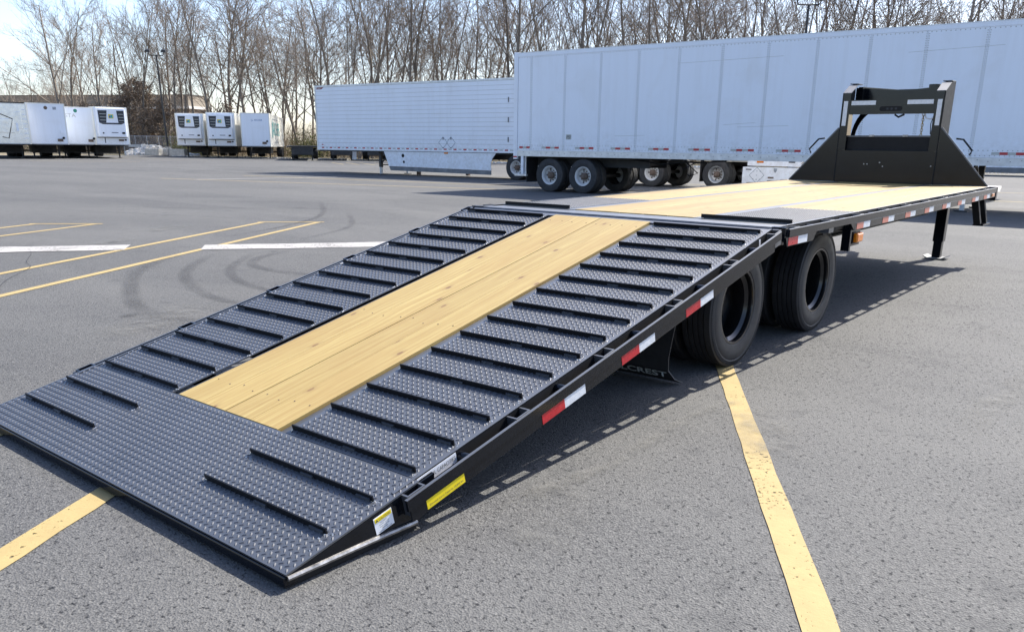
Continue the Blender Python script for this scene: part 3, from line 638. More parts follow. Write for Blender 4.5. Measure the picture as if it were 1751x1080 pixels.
# headboard
XH = 9.862
def DZ(x): return H + SL * (x - LT)
zb = DZ(XH) + 0.001
hb = MB(); hb.box(XH, XH + 0.012, -0.60, 0.60, zb, 1.362); hb.build('headboard_panel', 'black_paint', GT)
for s in (-1, 1):
    m = MB(); m.prism([(s * 1.19, zb), (s * 0.602, zb), (s * 0.602, 1.63)], 0, XH, XH + 0.012); m.build('headboard_wing', 'black_paint', GT)
    e = MB(); e.bar((XH + 0.006, s * 1.193, zb), (XH + 0.006, s * 0.605, 1.634), 0.024, 0.006, (1, 0, 0)); e.build('wing_edge', 'plate_paint', GT)
    # uprights as deep boxed sections with a sloping cap
    y0, y1 = sorted((s * 0.497, s * 0.60))
    MB().prism([(XH - 0.004, zb), (XH - 0.004, 2.045), (XH + 0.22, 2.155), (XH + 0.40, 2.175), (XH + 0.40, zb)], 1, *sorted((s * 0.588, s * 0.60))).build('upright_side', 'black_matte', GT)
    MB().box(XH - 0.006, XH + 0.006, *sorted((s * 0.497, s * 0.587)), 1.364, 2.045).build('upright_face', 'black_paint', GT)
    MB().prism([(XH + 0.008, 1.364), (XH + 0.008, 2.04), (XH + 0.14, 2.10), (XH + 0.14, 1.364)], 1, *sorted((s * 0.497, s * 0.507))).build('upright_inner', 'black_paint', GT)
    MB().hexa([(XH - 0.006, y0, 2.046), (XH + 0.20, y0, 2.148), (XH + 0.20, y1, 2.148), (XH - 0.006, y1, 2.046), (XH - 0.006, y0, 2.054), (XH + 0.20, y0, 2.156), (XH + 0.20, y1, 2.156), (XH - 0.006, y1, 2.054)]).build('upright_cap', 'plate_paint', GT)
    MB().box(XH + 0.215, XH + 0.40, y0, y1, 2.168, 2.178).build('upright_cap', 'plate_paint', GT)
    MB().box(XH - 0.0085, XH - 0.0065, *sorted((s * 0.525, s * 0.575)), 1.66, 1.955).build('reflective_tape', 'white_tape', GT)
    MB().box(XH - 0.0085, XH - 0.0065, *sorted((s * 0.185, s * 0.48)), 1.905, 1.955).build('reflective_tape', 'white_tape', GT)
    # grab handle beyond the wing
    h = [(0.78, 1.51), (0.86, 1.50), (0.97, 1.375), (0.945, 1.325)]
    MB().tube([(XH + 0.03, s * a, b) for a, b in h], 0.011, 8).build('grab_handle', 'black_paint', GT, smooth=True)
    # neck beam to the coupler
    MB().bar((XH + 0.40, s * 0.52, 2.05), (11.75, s * 0.10, 2.06), 0.06, 0.19).build('neck_beam', 'black_paint', GT)
    # arch gusset
    m = MB(); qs = [k * math.pi / 2 / 10 for k in range(11)]
    inn = [(s * (0.535 - 0.30 * (1 - math.cos(q))), 1.50 + 0.37 * math.sin(q)) for q in qs]; out = [(s * (0.586 - 0.30 * (1 - math.cos(q))), 1.50 + 0.43 * math.sin(q)) for q in qs]
    m.prism(inn + (out[::-1] if s > 0 else [(s * 0.236, 1.93), (s * 0.586, 1.93), (s * 0.586, 1.50)]), 0, XH + 0.41, XH + 0.425)
    m.build('arch_gusset', 'black_paint', GT)
MB().box(XH - 0.002, XH + 0.010, -0.495, 0.495, 1.795, 1.965).build('headboard_beam', 'black_paint', GT)
MB().box(XH + 0.011, XH + 0.14, -0.495, 0.495, 1.953, 1.965).build('beam_top', 'black_paint', GT)
MB().prism([(0.115 * sx + 0.02 * math.cos(q) * 1.0, 1.858 + 0.028 * math.sin(q)) for sx, q in [(1, -1.57), (1, -0.7), (1, 0), (1, 0.7), (1, 1.57)]] + [(-0.115 + 0.02 * math.cos(q), 1.858 + 0.028 * math.sin(q)) for q in (1.57, 2.4, 3.14, 3.9, 4.71)], 0, XH - 0.0035, XH - 0.0022).build('light_slot', 'black_matte', GT)
lamp_o = MB()
for k in range(3): lamp_o.box(XH - 0.006, XH - 0.0036, -0.06 + 0.05 * k - 0.012, -0.06 + 0.05 * k + 0.012, 1.846, 1.868)
tag(lamp_o.build('slot_lamps', 'grille_dark', GT), kind='stuff')
MB().box(XH + 0.411, XH + 0.424, -0.284, 0.284, 1.872, 1.98).build('arch_crown', 'black_paint', GT)
MB().prism([(-0.586, 1.93), (-0.586, 2.14), (-0.1, 2.10), (0.1, 2.10), (0.586, 2.14), (0.586, 1.93)], 0, XH + 0.43, XH + 0.442).build('neck_back_plate', 'black_paint', GT)
MB().box(11.15, 11.17, -0.33, 0.33, 1.99, 2.16).build('neck_cross_plate', 'black_paint', GT)
MB().tube([(11.72, 0, 1.93), (11.72, 0, 2.25)], 0.075, 16).build('coupler', 'black_paint', GT, smooth=True)
tb = MB().box(XH + 0.05, XH + 0.38, -0.495, 0.495, DZ(XH), 1.525).build('tool_box', 'black_matte', GT)
MB().box(XH + 0.04, XH + 0.39, -0.497, 0.497, 1.526, 1.545).build('tool_box_lid', 'plate_paint', tb)
for s in (-1, 1): MB().box(XH + 0.03, XH + 0.05, s * 0.2 - 0.03, s * 0.2 + 0.03, 1.53, 1.553).build('latch', 'worn_steel', tb)
ch = MB()
for k in range(9):
    c = Vector((XH + 0.20, -0.335, 1.79 - 0.03 * k)); ring = []
    for q in range(11):
        a = 2 * math.pi * q / 10; w = 0.013 * math.cos(a); z = 0.021 * math.sin(a); ring.append(c + (Vector((w, 0, z)) if k % 2 else Vector((0, w, z))))
    ch.tube(ring, 0.0045, 5, False)
tag(ch.build('safety_chain', 'chain_brass', GT, smooth=True), kind='stuff')
MB().tube([(XH + 0.15, -0.36, 1.80), (XH + 0.15, -0.38, 1.75), (XH + 0.15, -0.43, 1.735), (XH + 0.15, -0.48, 1.76), (XH + 0.15, -0.49, 1.80)], 0.006, 6).build('breakaway_cable', 'white_tape', GT, smooth=True)
MB().tube([(XH + 0.15, -0.47, 1.80), (XH + 0.16, -0.44, 1.68), (XH + 0.17, -0.45, 1.56)], 0.005, 6).build('brake_cable', 'black_matte', GT, smooth=True)
MB().tube([(XH + 0.2, 0.0, 1.795), (XH + 0.18, -0.05, 1.765), (XH + 0.16, -0.12, 1.795)], 0.012, 6).build('latch_handle', 'black_matte', GT)
bo = MB()
for (y, z) in ((0.24, 1.20), (0.20, 1.20), (0.05, 1.22), (0.01, 1.175), (-0.55, 1.19)): bo.tube([(XH - 0.004, y, z), (XH, y, z)], 0.009, 10)
tag(bo.build('bolt_heads', 'worn_steel', GT), kind='stuff')
# stickers
ud = (CA, 0, SA); vd = (-SA, 0, CA)
def sticker(name, t0, t1, n0, n1, y, mat): return MB(TF).box(t0, t1, y - 0.001, y, n0, n1).build(name, mat, GT)
sk = sticker('capacity_label', 0.605, 0.815, -0.044, -0.004, -1.2298, 'sticker_white')
lettering('DOVETAIL CAPACITIES', 'dark_print', sk, TF(0.71, -1.2309, -0.022), ud, vd, 0.195, 0.017)
sk = sticker('carry_label', 0.578, 0.782, -0.099, -0.061, -1.2902, 'sticker_yellow')
lettering('Dovetail Carry Capacity 10,000 lbs', 'dark_print', sk, TF(0.68, -1.2914, -0.086), ud, vd, 0.18, 0.010)
sk = sticker('caution_label', 0.365, 0.45, -0.088, -0.022, -1.2502, 'sticker_white')
sticker('caution_header', 0.369, 0.446, -0.042, -0.026, -1.2514, 'sticker_yellow').parent = sk
lettering('CAUTION', 'dark_print', sk, TF(0.412, -1.2529, -0.034), ud, vd, 0.052, 0.009)
MB(TF).prism([(0.374, -0.038), (0.383, -0.038), (0.3785, -0.030)], 1, -1.2533, -1.2525).build('warning_triangle', 'dark_print', sk)
for k, t_ in enumerate(('SECURE ALL', 'RAMPS, GATES', 'AND LATCHES', 'BEFORE', 'MOVING TRAILER')):
    lettering(t_, 'dark_print', sk, TF(0.407, -1.2514, -0.0495 - 0.0082 * k), ud, vd, (0.035, 0.045, 0.045, 0.026, 0.062)[k], 0.0047)
MB(TF).box(3.51, 3.53, -1.2308, -1.2298, -0.05, -0.01).build('small_label', 'sticker_white', GT)

# ================================================================== semi trailers
WT = {}
WT['tyre'] = MB().lathe(tyre_profile(0.51, 0.28, 0.292), 44).mesh('tyre', 'rubber_dusty', True)
WT['tyre_far'] = MB().lathe(tyre_profile(0.51, 0.58, 0.292, False), 24).mesh('tyre', 'rubber_dusty', True)
def semi_rim(mat):
    m = MB(); h = 0.11; r = 0.292
    m.lathe([(r, -h), (r - 0.004, -h - 0.012), (r - 0.022, -h - 0.008), (r - 0.03, -h + 0.03), (r - 0.05, -h + 0.05), (r - 0.055, 0.02), (r - 0.09, 0.05), (0.14, 0.06), (0.13, 0.03), (0.0, 0.03)], 32)
    me = m.mesh('rim', mat, True); return me
WT['rim'] = semi_rim('rim_white'); WT['rim_grey'] = semi_rim('aluminium')
hm = MB().lathe([(0.115, 0.03), (0.11, -0.07), (0.085, -0.10), (0.06, -0.135), (0.0, -0.14)], 16)
for k in range(10):
    a = 2 * math.pi * k / 10; hm.tube([(0.152 * math.cos(a), 0.05, 0.152 * math.sin(a)), (0.152 * math.cos(a), 0.0, 0.152 * math.sin(a))], 0.018, 6)
WT['hub'] = hm.mesh('hub', 'hub_rust')
hh = MB()
for k in range(5):
    a = 2 * math.pi * (k + 0.5) / 5; hh.tube([(0.205 * math.cos(a), 0.035, 0.205 * math.sin(a)), (0.205 * math.cos(a), 0.043, 0.205 * math.sin(a))], 0.03, 10)
WT['holes'] = hh.mesh('hand_holes', 'grille_dark')
def axle(root, x, s_list=(-1, 1), near=True, rim='rim', W=1.285, R_=0.51):
    for s in s_list:
        if near:
            for yy in (W - 0.14, W - 0.14 - 0.33):
                o = place(WT['tyre'], 'tyre', root, (x, s * yy, R_), (0, 0, 0 if s < 0 else math.pi))
                esplit(o)
                if yy > 1.0:
                    r_ = place(WT[rim], 'rim', o); esplit(r_); place(WT['hub'], 'hub', o); tag(place(WT['holes'], 'hand_holes', o), kind='stuff')
        else:
            place(WT['tyre_far'], 'tyre', root, (x, s * (W - 0.3), R_), (0, 0, 0 if s < 0 else math.pi))
    MB().tube([(x, -W + 0.35, R_), (x, W - 0.35, R_)], 0.07, 8).build('axle', 'chassis_black', root)
def legs(root, x, z1, w=0.9, far=False):
    for s in (-1, 1):
        MB().box(x - 0.07, x + 0.07, s * w - 0.07, s * w + 0.07, 0.35, z1).build('landing_leg', 'chassis_black', root)
        MB().box(x - 0.05, x + 0.05, s * w - 0.05, s * w + 0.05, 0.03, 0.36).build('inner_leg', 'galvanised' if not far else 'chassis_black', root)
        MB().box(x - 0.14, x + 0.14, s * w - 0.12, s * w + 0.12, 0.0, 0.035).build('foot_plate', 'chassis_black', root)
        MB().bar((x + 0.05, s * w, 0.55), (x + 0.75, s * w, z1), 0.06, 0.04).build('leg_brace', 'chassis_black', root)
    MB().bar((x, -w, 0.52), (x, 0, z1), 0.04, 0.05, (1, 0, 0)).build('cross_brace', 'chassis_black', root)
    MB().bar((x, w, 0.52), (x, 0, z1), 0.04, 0.05, (1, 0, 0)).build('cross_brace', 'chassis_black', root)
    MB().bar((x, -w, 0.45), (x, w, 0.45), 0.05, 0.05).build('cross_shaft', 'chassis_black', root)
def underframe(root, L, z0):
    for s in (-1, 1): MB().box(L - 4.6, L - 0.3, s * 0.55 - 0.06, s * 0.55 + 0.06, z0 - 0.32, z0 - 0.02).build('slider_rail', 'chassis_black', root)
    for k in range(6): MB().box(L - 4.4 + 0.8 * k, L - 4.3 + 0.8 * k, -0.5, 0.5, z0 - 0.26, z0 - 0.08).build('slider_crossmember', 'chassis_black', root)
    MB().box(L - 0.12, L - 0.02, -0.75, 0.75, 0.50, 0.60).build('rear_bumper', 'trailer_white', root)
    for s in (-1, 1):
        MB().box(L - 0.11, L - 0.03, s * 0.7 - 0.05, s * 0.7 + 0.05, 0.60, z0).build('bumper_post', 'trailer_white', root)
        MB().box(L - 0.50, L - 0.485, *sorted((s * 0.62, s * 1.24)), 0.28, z0 - 0.05).build('mud_flap', 'rubber', root)

# ---- near dry van, its shaded left flank towards the camera
ang = R(92.25)
near_front = Vector((20.27, 14.587, 0)) + 16.15 * Vector((math.cos(R(-87.75)), math.sin(R(-87.75)), 0))
ydir = Vector((math.cos(ang + math.pi / 2), math.sin(ang + math.pi / 2), 0))
cf = near_front - 1.295 * ydir
DV = empty('box_trailer', cf, ang)
tag(DV, 'big white riveted box semi trailer in the middle ground behind the black gooseneck', 'trailer')
LV = 16.15; HW = 1.295; Z0, Z1, ZT = 1.25, 4.05, 4.15
MB().box(0.03, LV - 0.10, -HW + 0.01, HW - 0.012, Z0 - 0.02, ZT - 0.02).build('box_core', 'grey_tape', DV)
joints = [0.0, 0.67] + [0.67 + 1.262 * k for k in range(1, 13)]
joints = [j for j in joints if j < LV] + [LV - 0.02]
for k in range(len(joints) - 1):                  # flank panels with open joints, from the rear forwards
    a, b = LV - joints[k + 1], LV - joints[k]
    if k == 0: b -= 0.16
    MB().box(a + 0.003, b - 0.003, HW - 0.011, HW, Z0 + 0.001, Z1 - 0.001).build('side_panel', 'trailer_white', DV)
    MB().box(a + 0.003, b - 0.003, -HW, -HW + 0.011, Z0 + 0.001, Z1 - 0.001).build('side_panel', 'trailer_white', DV)
rv = MB()
def rivet(x, z, y=HW, r=0.011): rv.hexa([(x - r, y, z - r), (x + r, y, z - r), (x + r, y, z + r), (x - r, y, z + r), (x - r * .5, y + .004, z - r * .5), (x + r * .5, y + .004, z - r * .5), (x + r * .5, y + .004, z + r * .5), (x - r * .5, y + .004, z + r * .5)])
for j in joints[1:-1]:
    x = LV - j
    for k in range(int((Z1 - Z0) / 0.05)):
        rivet(x - 0.028, Z0 + 0.03 + 0.05 * k); rivet(x + 0.028, Z0 + 0.03 + 0.05 * k)
for k in range(int(LV / 0.10)):
    rivet(0.05 + 0.1 * k, Z0 + 0.045); rivet(0.1 + 0.1 * k, Z0 + 0.16); rivet(0.05 + 0.1 * k, Z1 - 0.03)
tag(rv.build('rivets', 'grey_tape', DV), kind='stuff')
for s in (-1, 1):
    MB().box(0.0, LV - 0.02, *sorted((s * (HW - 0.03), s * (HW + 0.012))), 1.075, Z0 - 0.002).build('bottom_rail', 'aluminium', DV)
    MB().box(0.0, LV - 0.02, *sorted((s * (HW - 0.03), s * (HW + 0.010))), Z1, ZT).build('top_rail', 'trailer_white', DV)
    MB().box(0.0, LV - 0.02, *sorted((s * (HW - 0.03), s * (HW + 0.014))), ZT, ZT + 0.02).build('roof_edge', 'aluminium', DV)
rr = MB()
for k in range(70): rr.box(0.2 + 0.225 * k, 0.22 + 0.225 * k, HW + 0.0125, HW + 0.016, 1.16 + 0.03 * (k % 2), 1.18 + 0.03 * (k % 2))
tag(rr.build('rail_bolts', 'skirt_grey', DV), kind='stuff')
MB().box(LV - 0.155, LV, HW - 0.06, HW + 0.018, 0.98, ZT + 0.03).build('rear_post', 'trailer_white', DV, bevel=0.008)
MB().box(LV - 0.155, LV, -HW - 0.018, -HW + 0.06, 0.98, ZT + 0.03).build('rear_post', 'trailer_white', DV, bevel=0.008)
for s in (-1, 1): MB().box(LV - 0.098, LV - 0.03, *sorted((s * 0.006, s * 1.22)), 1.15, ZT - 0.1).build('rear_door', 'trailer_white', DV)
MB().box(-0.02, 0.028, -HW, HW, 1.08, ZT).build('front_wall', 'trailer_white', DV)
MB().box(0.0, LV - 0.2, -HW + 0.03, HW - 0.03, 1.12, 1.228).build('floor_frame', 'chassis_black', DV)
def vtape(x0, x1, z0, z1, mat, y=HW): MB().box(x0, x1, y + 0.0008, y + 0.0024, z0, z1).build('reflective_tape', mat, DV)
for k in range(len(joints) - 1):
    xa = LV - joints[k]
    if k == 0:
        vtape(xa - 0.37, xa - 0.23, 1.315, 1.375, 'red_tape'); vtape(xa - 0.65, xa - 0.51, 1.315, 1.375, 'red_tape'); vtape(xa - 0.51, xa - 0.37, 1.315, 1.375, 'grey_tape'); continue
    x = xa - 0.44
    for q in range(4): vtape(x - 0.165 * (q + 1), x - 0.165 * q, 1.315, 1.375, 'grey_tape' if q % 2 == 0 else 'red_tape')
vtape(LV - 0.15, LV - 0.01, 1.03, 1.075, 'red_tape', HW + 0.0185)
lettering('PSI', 'dark_print', DV, (LV - 2.12, HW + 0.002, 1.66), (-1, 0, 0), (0, 0, 1), 0.15, 0.10, shear=0.3)
MB().box(LV - 2.22, LV - 2.02, HW + 0.0004, HW + 0.0012, 1.59, 1.74).build('sticker', 'grey_tape', DV)
scr = MB()
for (x, z, l, dz) in ((9.0, 2.0, 0.9, 0.05), (8.6, 1.94, 1.4, 0.03), (12.4, 1.7, 1.0, 0.02), (4.5, 3.6, 2.0, 0.06), (10.5, 3.62, 3.0, 0.05)):
    scr.bar((x, HW + 0.0012, z), (x - l, HW + 0.0012, z + dz), 0.001, 0.007)
tag(scr.build('scuff_marks', 'grey_tape', DV), kind='stuff')
axle(DV, LV - 1.41); axle(DV, LV - 2.66); legs(DV, 2.9, 1.12, 0.95); underframe(DV, LV, 1.10)
for s in (1,):
    MB().box(LV - 0.40, LV - 0.30, HW - 0.10, HW + 0.005, 0.50, 1.08).build('side_guard_post', 'trailer_white', DV)
    MB().box(LV - 0.52, LV - 0.05, HW - 0.10, HW + 0.005, 0.46, 0.52).build('side_guard', 'aluminium', DV)
cab = MB(); pts = [(LV - 4.2, 0.9, 1.05), (LV - 5.2, 1.0, 0.92), (LV - 6.0, 1.05, 1.00), (LV - 6.4, 1.08, 0.70), (LV - 6.15, 1.1, 0.62), (LV - 5.95, 1.1, 0.80), (LV - 6.3, 1.1, 0.98), (LV - 7.2, 1.0, 1.05)]
cab.tube(pts, 0.018, 6); cab.build('air_hose', 'black_matte', DV, smooth=True)

# ---- long white refrigerated trailer with a skirt, left of the box trailer
ang = R(-85.25); yd = Vector((math.cos(ang + math.pi / 2), math.sin(ang + math.pi / 2), 0))
cf = Vector((25.984, 32.03, 0)) + 1.295 * yd
RF = empty('skirted_trailer', cf, ang)
tag(RF, 'long white ribbed semi trailer with a white side skirt, partly behind the box trailer', 'trailer')
LR = 14.6
MB().box(0.02, LR - 0.03, -HW + 0.012, HW, 1.16, 4.08).build('box_core', 'grey_tape', RF)
nb = 15; zs = [1.26 + (4.02 - 1.26) * k / nb for k in range(nb + 1)]
for k in range(nb):                               # horizontal flank panels
    MB().box(0.05, LR - 0.05, -HW - (0.004 if k % 2 else 0.0), -HW + 0.011, zs[k] + 0.006, zs[k + 1] - 0.006).build('side_panel', 'trailer_white', RF)
for k in range(1, 12): MB().box(k * 1.22 - 0.006, k * 1.22 + 0.006, -HW - 0.0065, -HW - 0.0045, 1.28, 4.0).build('seam_strip', 'trailer_white', RF)
MB().box(0.0, LR, -HW - 0.012, -HW + 0.02, 4.025, 4.11).build('top_rail', 'aluminium', RF)
MB().box(0.0, LR, HW - 0.02, HW + 0.012, 4.025, 4.11).build('top_rail', 'aluminium', RF)
MB().box(0.0, LR, -HW - 0.012, -HW + 0.02, 1.10, 1.255).build('bottom_rail', 'trailer_white', RF)
MB().box(0.0, LR, HW - 0.02, HW + 0.012, 1.10, 1.255).build('bottom_rail', 'trailer_white', RF)
MB().box(-0.03, 0.045, -HW - 0.014, -HW + 0.06, 1.08, 4.11).build('corner_post', 'trailer_cream', RF)
MB().box(-0.03, 0.045, HW - 0.06, HW + 0.014, 1.08, 4.11).build('corner_post', 'trailer_cream', RF)
for k in range(26): x = 0.30 + 0.56 * k; MB().box(x, x + 0.17, -HW - 0.0145, -HW - 0.0125, 1.185, 1.24).build('reflective_tape', 'red_tape', RF)
for k in range(25): x = 0.58 + 0.56 * k; MB().box(x, x + 0.17, -HW - 0.0145, -HW - 0.0125, 1.19, 1.235).build('reflective_tape', 'grey_tape', RF)
# skirt with rubber lower edge
MB().prism([(4.45, 1.08), (4.75, 0.42), (10.75, 0.36), (10.72, 0.62), (10.80, 0.86), (11.0, 1.08)], 1, -HW + 0.03, -HW + 0.05).build('side_skirt', 'trailer_white', RF)
MB().prism([(4.753, 0.415), (4.85, 0.22), (10.75, 0.17), (10.75, 0.355)], 1, -HW + 0.032, -HW + 0.048).build('skirt_rubber', 'skirt_grey', RF)
for (x, z, r) in ((5.65, 0.90, 0.085), (5.70, 0.62, 0.06)): MB().tube([(x, -HW + 0.035, z), (x, -HW + 0.026, z)], r, 16).build('skirt_hole', 'black_matte', RF)
MB().box(8.15, 8.35, -HW - 0.005, -HW + 0.029, 1.02, 1.075).build('marker_light', 'amber_lens', RF)
for x in (8.10, 8.55):                            # placard holders
    m = MB(); c = 1.50; w = 0.25
    for (a, b) in (((x - w, c), (x, c + w)), ((x, c + w), (x + w, c)), ((x + w, c), (x, c - w)), ((x, c - w), (x - w, c))):
        m.bar((a[0], -HW - 0.008, a[1]), (b[0], -HW - 0.008, b[1]), 0.004, 0.018, (0, 0, 1))
    pl = m.build('placard_holder', 'grey_print', RF)
    MB().box(x - 0.02, x + 0.03, -HW - 0.010, -HW - 0.006, c + 0.13, c + 0.22).build('placard_clip', 'dark_print', pl)
    MB().box(x - 0.03, x + 0.03, -HW - 0.010, -HW - 0.006, c - 0.24, c - 0.20).build('placard_clip', 'dark_print', pl)
MB().prism([(0.10, 3.93), (0.16, 4.015), (0.62, 4.015), (0.46, 3.93)], 1, -HW - 0.008, -HW - 0.0055).build('name_badge', 'maroon_print', RF)
MB().box(0.2, 0.42, -HW - 0.0095, -HW - 0.0082, 3.955, 3.985).build('badge_lettering', 'grey_tape', RF)
MB().box(0.30, 0.42, -HW - 0.006, -HW - 0.0045, 1.33, 1.37).build('small_print', 'red_tape', RF)
for z in (1.55, 2.35, 3.15): MB().box(LR - 2.95, LR - 2.91, -HW - 0.03, -HW - 0.005, z, z + 0.20).build('hinge', 'skirt_grey', RF)
legs(RF, 3.95, 1.12, 0.95); axle(RF, 12.05); axle(RF, 13.3); underframe(RF, LR, 1.12)
MB().box(0.1, LR - 0.1, -HW + 0.06, HW - 0.06, 1.04, 1.14).build('floor_frame', 'chassis_black', RF)
MB().box(5.8, 5.95, -0.5, -0.35, 0.03, 0.5).build('dolly_leg', 'hub_rust', RF)
MB().box(7.9, 8.05, 0.6, 0.75, 0.03, 0.5).build('dolly_leg', 'hub_rust', RF)

# ---- trailer parked behind the box trailer: only its running gear shows below
wpt = Vector((26.69, 10.53, 0)); ang = R(92.25); xd = Vector((math.cos(ang), math.sin(ang), 0)); yd = Vector((math.cos(ang + math.pi / 2), math.sin(ang + math.pi / 2), 0))
SV = empty('boxed_trailer', wpt - 9.0 * xd - 1.15 * yd, ang)
tag(SV, 'white trailer with side equipment boxes and placard, seen beneath the box trailer', 'trailer')
MB().box(0, 15.5, -HW, HW, 1.16, 4.0).build('body', 'trailer_white', SV)
MB().box(0, 15.5, -HW + 0.1, HW - 0.1, 1.02, 1.158).build('floor_frame', 'trailer_cream', SV)
axle(SV, 9.0, rim='rim_grey'); axle(SV, 11.55); axle(SV, 12.8)
MB().box(7.92, 9.9, HW - 0.3, HW - 0.29, 0.95, 1.15).build('wheel_panel', 'trailer_cream', SV)
MB().box(6.0, 7.85, HW - 0.45, HW + 0.01, 0.84, 1.10).build('upper_box', 'trailer_white', SV)
bx = MB().box(5.7, 8.02, HW - 0.5, HW - 0.02, 0.02, 0.80).build('equipment_box', 'trailer_white', SV, bevel=0.01)
MB().box(6.2, 6.42, HW + 0.011, HW + 0.02, 0.96, 1.05).build('side_window', 'grille_dark', SV)
MB().box(7.28, 7.52, HW + 0.011, HW + 0.03, 0.94, 1.05).build('marker_light', 'amber_lens', SV, bevel=0.01)
m = MB(); m.prism([(7.5 - 0.25, 0.53), (7.5, 0.78), (7.5 + 0.25, 0.53), (7.5, 0.28)], 1, HW - 0.018, HW - 0.012); pl = m.build('placard', 'sticker_white', bx)
m = MB(); w_ = 0.262
for (a, b) in (((7.5 - w_, 0.53), (7.5, 0.53 + w_)), ((7.5, 0.53 + w_), (7.5 + w_, 0.53)), ((7.5 + w_, 0.53), (7.5, 0.53 - w_)), ((7.5, 0.53 - w_), (7.5 - w_, 0.53))): m.bar((a[0], HW - 0.0125, a[1]), (b[0], HW - 0.0125, b[1]), 0.004, 0.016)
tag(m.build('placard_frame', 'grey_print', bx), kind='stuff')
for (dx, dz) in ((0.0, 0.0), (0.0, 0.14), (0.0, -0.14), (-0.12, 0.13), (0.12, 0.13), (-0.12, -0.13), (0.12, -0.13)): MB().box(7.5 + dx - 0.02, 7.5 + dx + 0.02, HW - 0.0115, HW - 0.010, 0.53 + dz - 0.015, 0.53 + dz + 0.015).build('placard_clip', 'grey_print', bx)
MB().box(6.9, 7.1, HW - 0.018, HW - 0.005, 0.44, 0.49).build('handle', 'hub_rust', bx)
for (x, z) in ((6.86, 0.70), (6.86, 0.2)): MB().prism([(x - 0.06, z + 0.07), (x + 0.06, z + 0.07), (x + 0.06, z), (x, z - 0.08), (x - 0.06, z)], 1, HW - 0.018, HW - 0.013).build('shield_emblem', 'grey_print', bx)
MB().box(7.7, 7.9, HW - 0.018, HW - 0.014, 0.70, 0.735).build('small_print', 'dark_print', bx)
MB().box(9.60, 9.615, HW - 0.6, HW - 0.02, 0.25, 1.0).build('mud_flap', 'rubber_dusty', SV)
for k in range(2): MB().tube([(10.4, HW - 0.3, 0.95 - 0.03 * k), (9.8, HW - 0.25, 0.90 - 0.02 * k), (11.2, HW - 0.3, 0.93)], 0.02, 6).build('air_line', 'black_matte', SV)

# ---- skirted trailer far to the right, below the box trailer's floor
c0 = Vector((*P(1660, 57), 0)); ang = R(98)
SR = empty('skirted_trailer', c0 - 9.0 * Vector((math.cos(ang), math.sin(ang), 0)), ang)
tag(SR, 'distant white trailer with pale skirt at far right under the box trailer', 'trailer')
MB().box(0, 15.0, -HW, HW, 1.16, 4.05).build('body', 'trailer_white', SR)
MB().prism([(5.5, 1.15), (4.9, 1.1), (4.8, 0.5), (11.2, 0.5), (11.2, 1.15)], 1, HW - 0.05, HW - 0.03).build('side_skirt', 'trailer_white', SR)
MB().box(4.8, 11.2, HW - 0.052, HW - 0.028, 0.16, 0.498).build('skirt_rubber', 'skirt_grey', SR)
axle(SR, 12.4, near=False); axle(SR, 13.65, near=False); legs(SR, 3.0, 1.14, 0.95, True)

# ---- far rows on the left
def louvre_unit(root):
    u = MB().box(-0.42, -0.005, -1.06, 1.06, 1.72, 3.98).build('cooling_unit', 'trailer_white', root, bevel=0.05)
    for (a, b, c, d) in ((0.30, 0.98, 0.42, 0.95), (-0.98, -0.42, -0.95, -0.50)):
        g_ = MB().prism([(a, 3.80), (b, 3.80), (d, 2.85), (c, 2.85)], 0, -0.432, -0.422).build('grille', 'grille_dark', u)
        for k in range(3): MB().box(-0.445, -0.433, min(a, b) + 0.08 if a > 0 else a + 0.05, max(a, b) - 0.12, 3.02 + 0.24 * k, 3.06 + 0.24 * k).build('louvre', 'grey_tape', u)
    MB().prism([(-0.95, 2.84), (0.95, 2.84), (0.7, 2.72), (-0.7, 2.72)], 0, -0.432, -0.422).build('grille_base', 'grille_dark', u)
    MB().box(-0.440, -0.4325, -0.16, 0.22, 3.18, 3.50).build('emblem', 'sticker_yellow', u)
    MB().box(-0.444, -0.4405, 0.06, 0.18, 3.22, 3.40).build('emblem_block', 'blue_print', u)
    MB().box(-0.444, -0.4405, -0.10, 0.05, 3.22, 3.46).build('emblem_block', 'teal_print', u)
    MB().box(-0.44, -0.4225, -0.40, 0.10, 2.05, 2.10).build('small_print', 'dark_print', u)
    MB().box(-0.45, -0.4225, -0.92, -0.70, 1.98, 2.12).build('exhaust', 'black_matte', u)
    MB().tube([(-0.45, 0.72, 2.03), (-0.42, 0.72, 2.03)], 0.06, 10).build('drain', 'black_matte', u)
    MB().box(-0.06, -0.003, -1.15, 1.15, 1.66, 1.71).build('unit_bracket', 'skirt_grey', root)
    MB().box(-0.05, -0.003, -0.85, -0.45, 1.40, 1.55).build('air_coupling', 'hub_rust', root)
    MB().tube([(-0.06, -0.98, 1.50), (-0.003, -0.98, 1.50)], 0.075, 10).build('socket', 'black_matte', root)
    MB().box(-0.012, -0.003, 0.55, 0.62, 1.25, 1.66).build('hose', 'dark_print', root)
    MB().box(-0.012, -0.003, 0.75, 1.0, 1.38, 1.6).build('sticker', 'sticker_white', root)
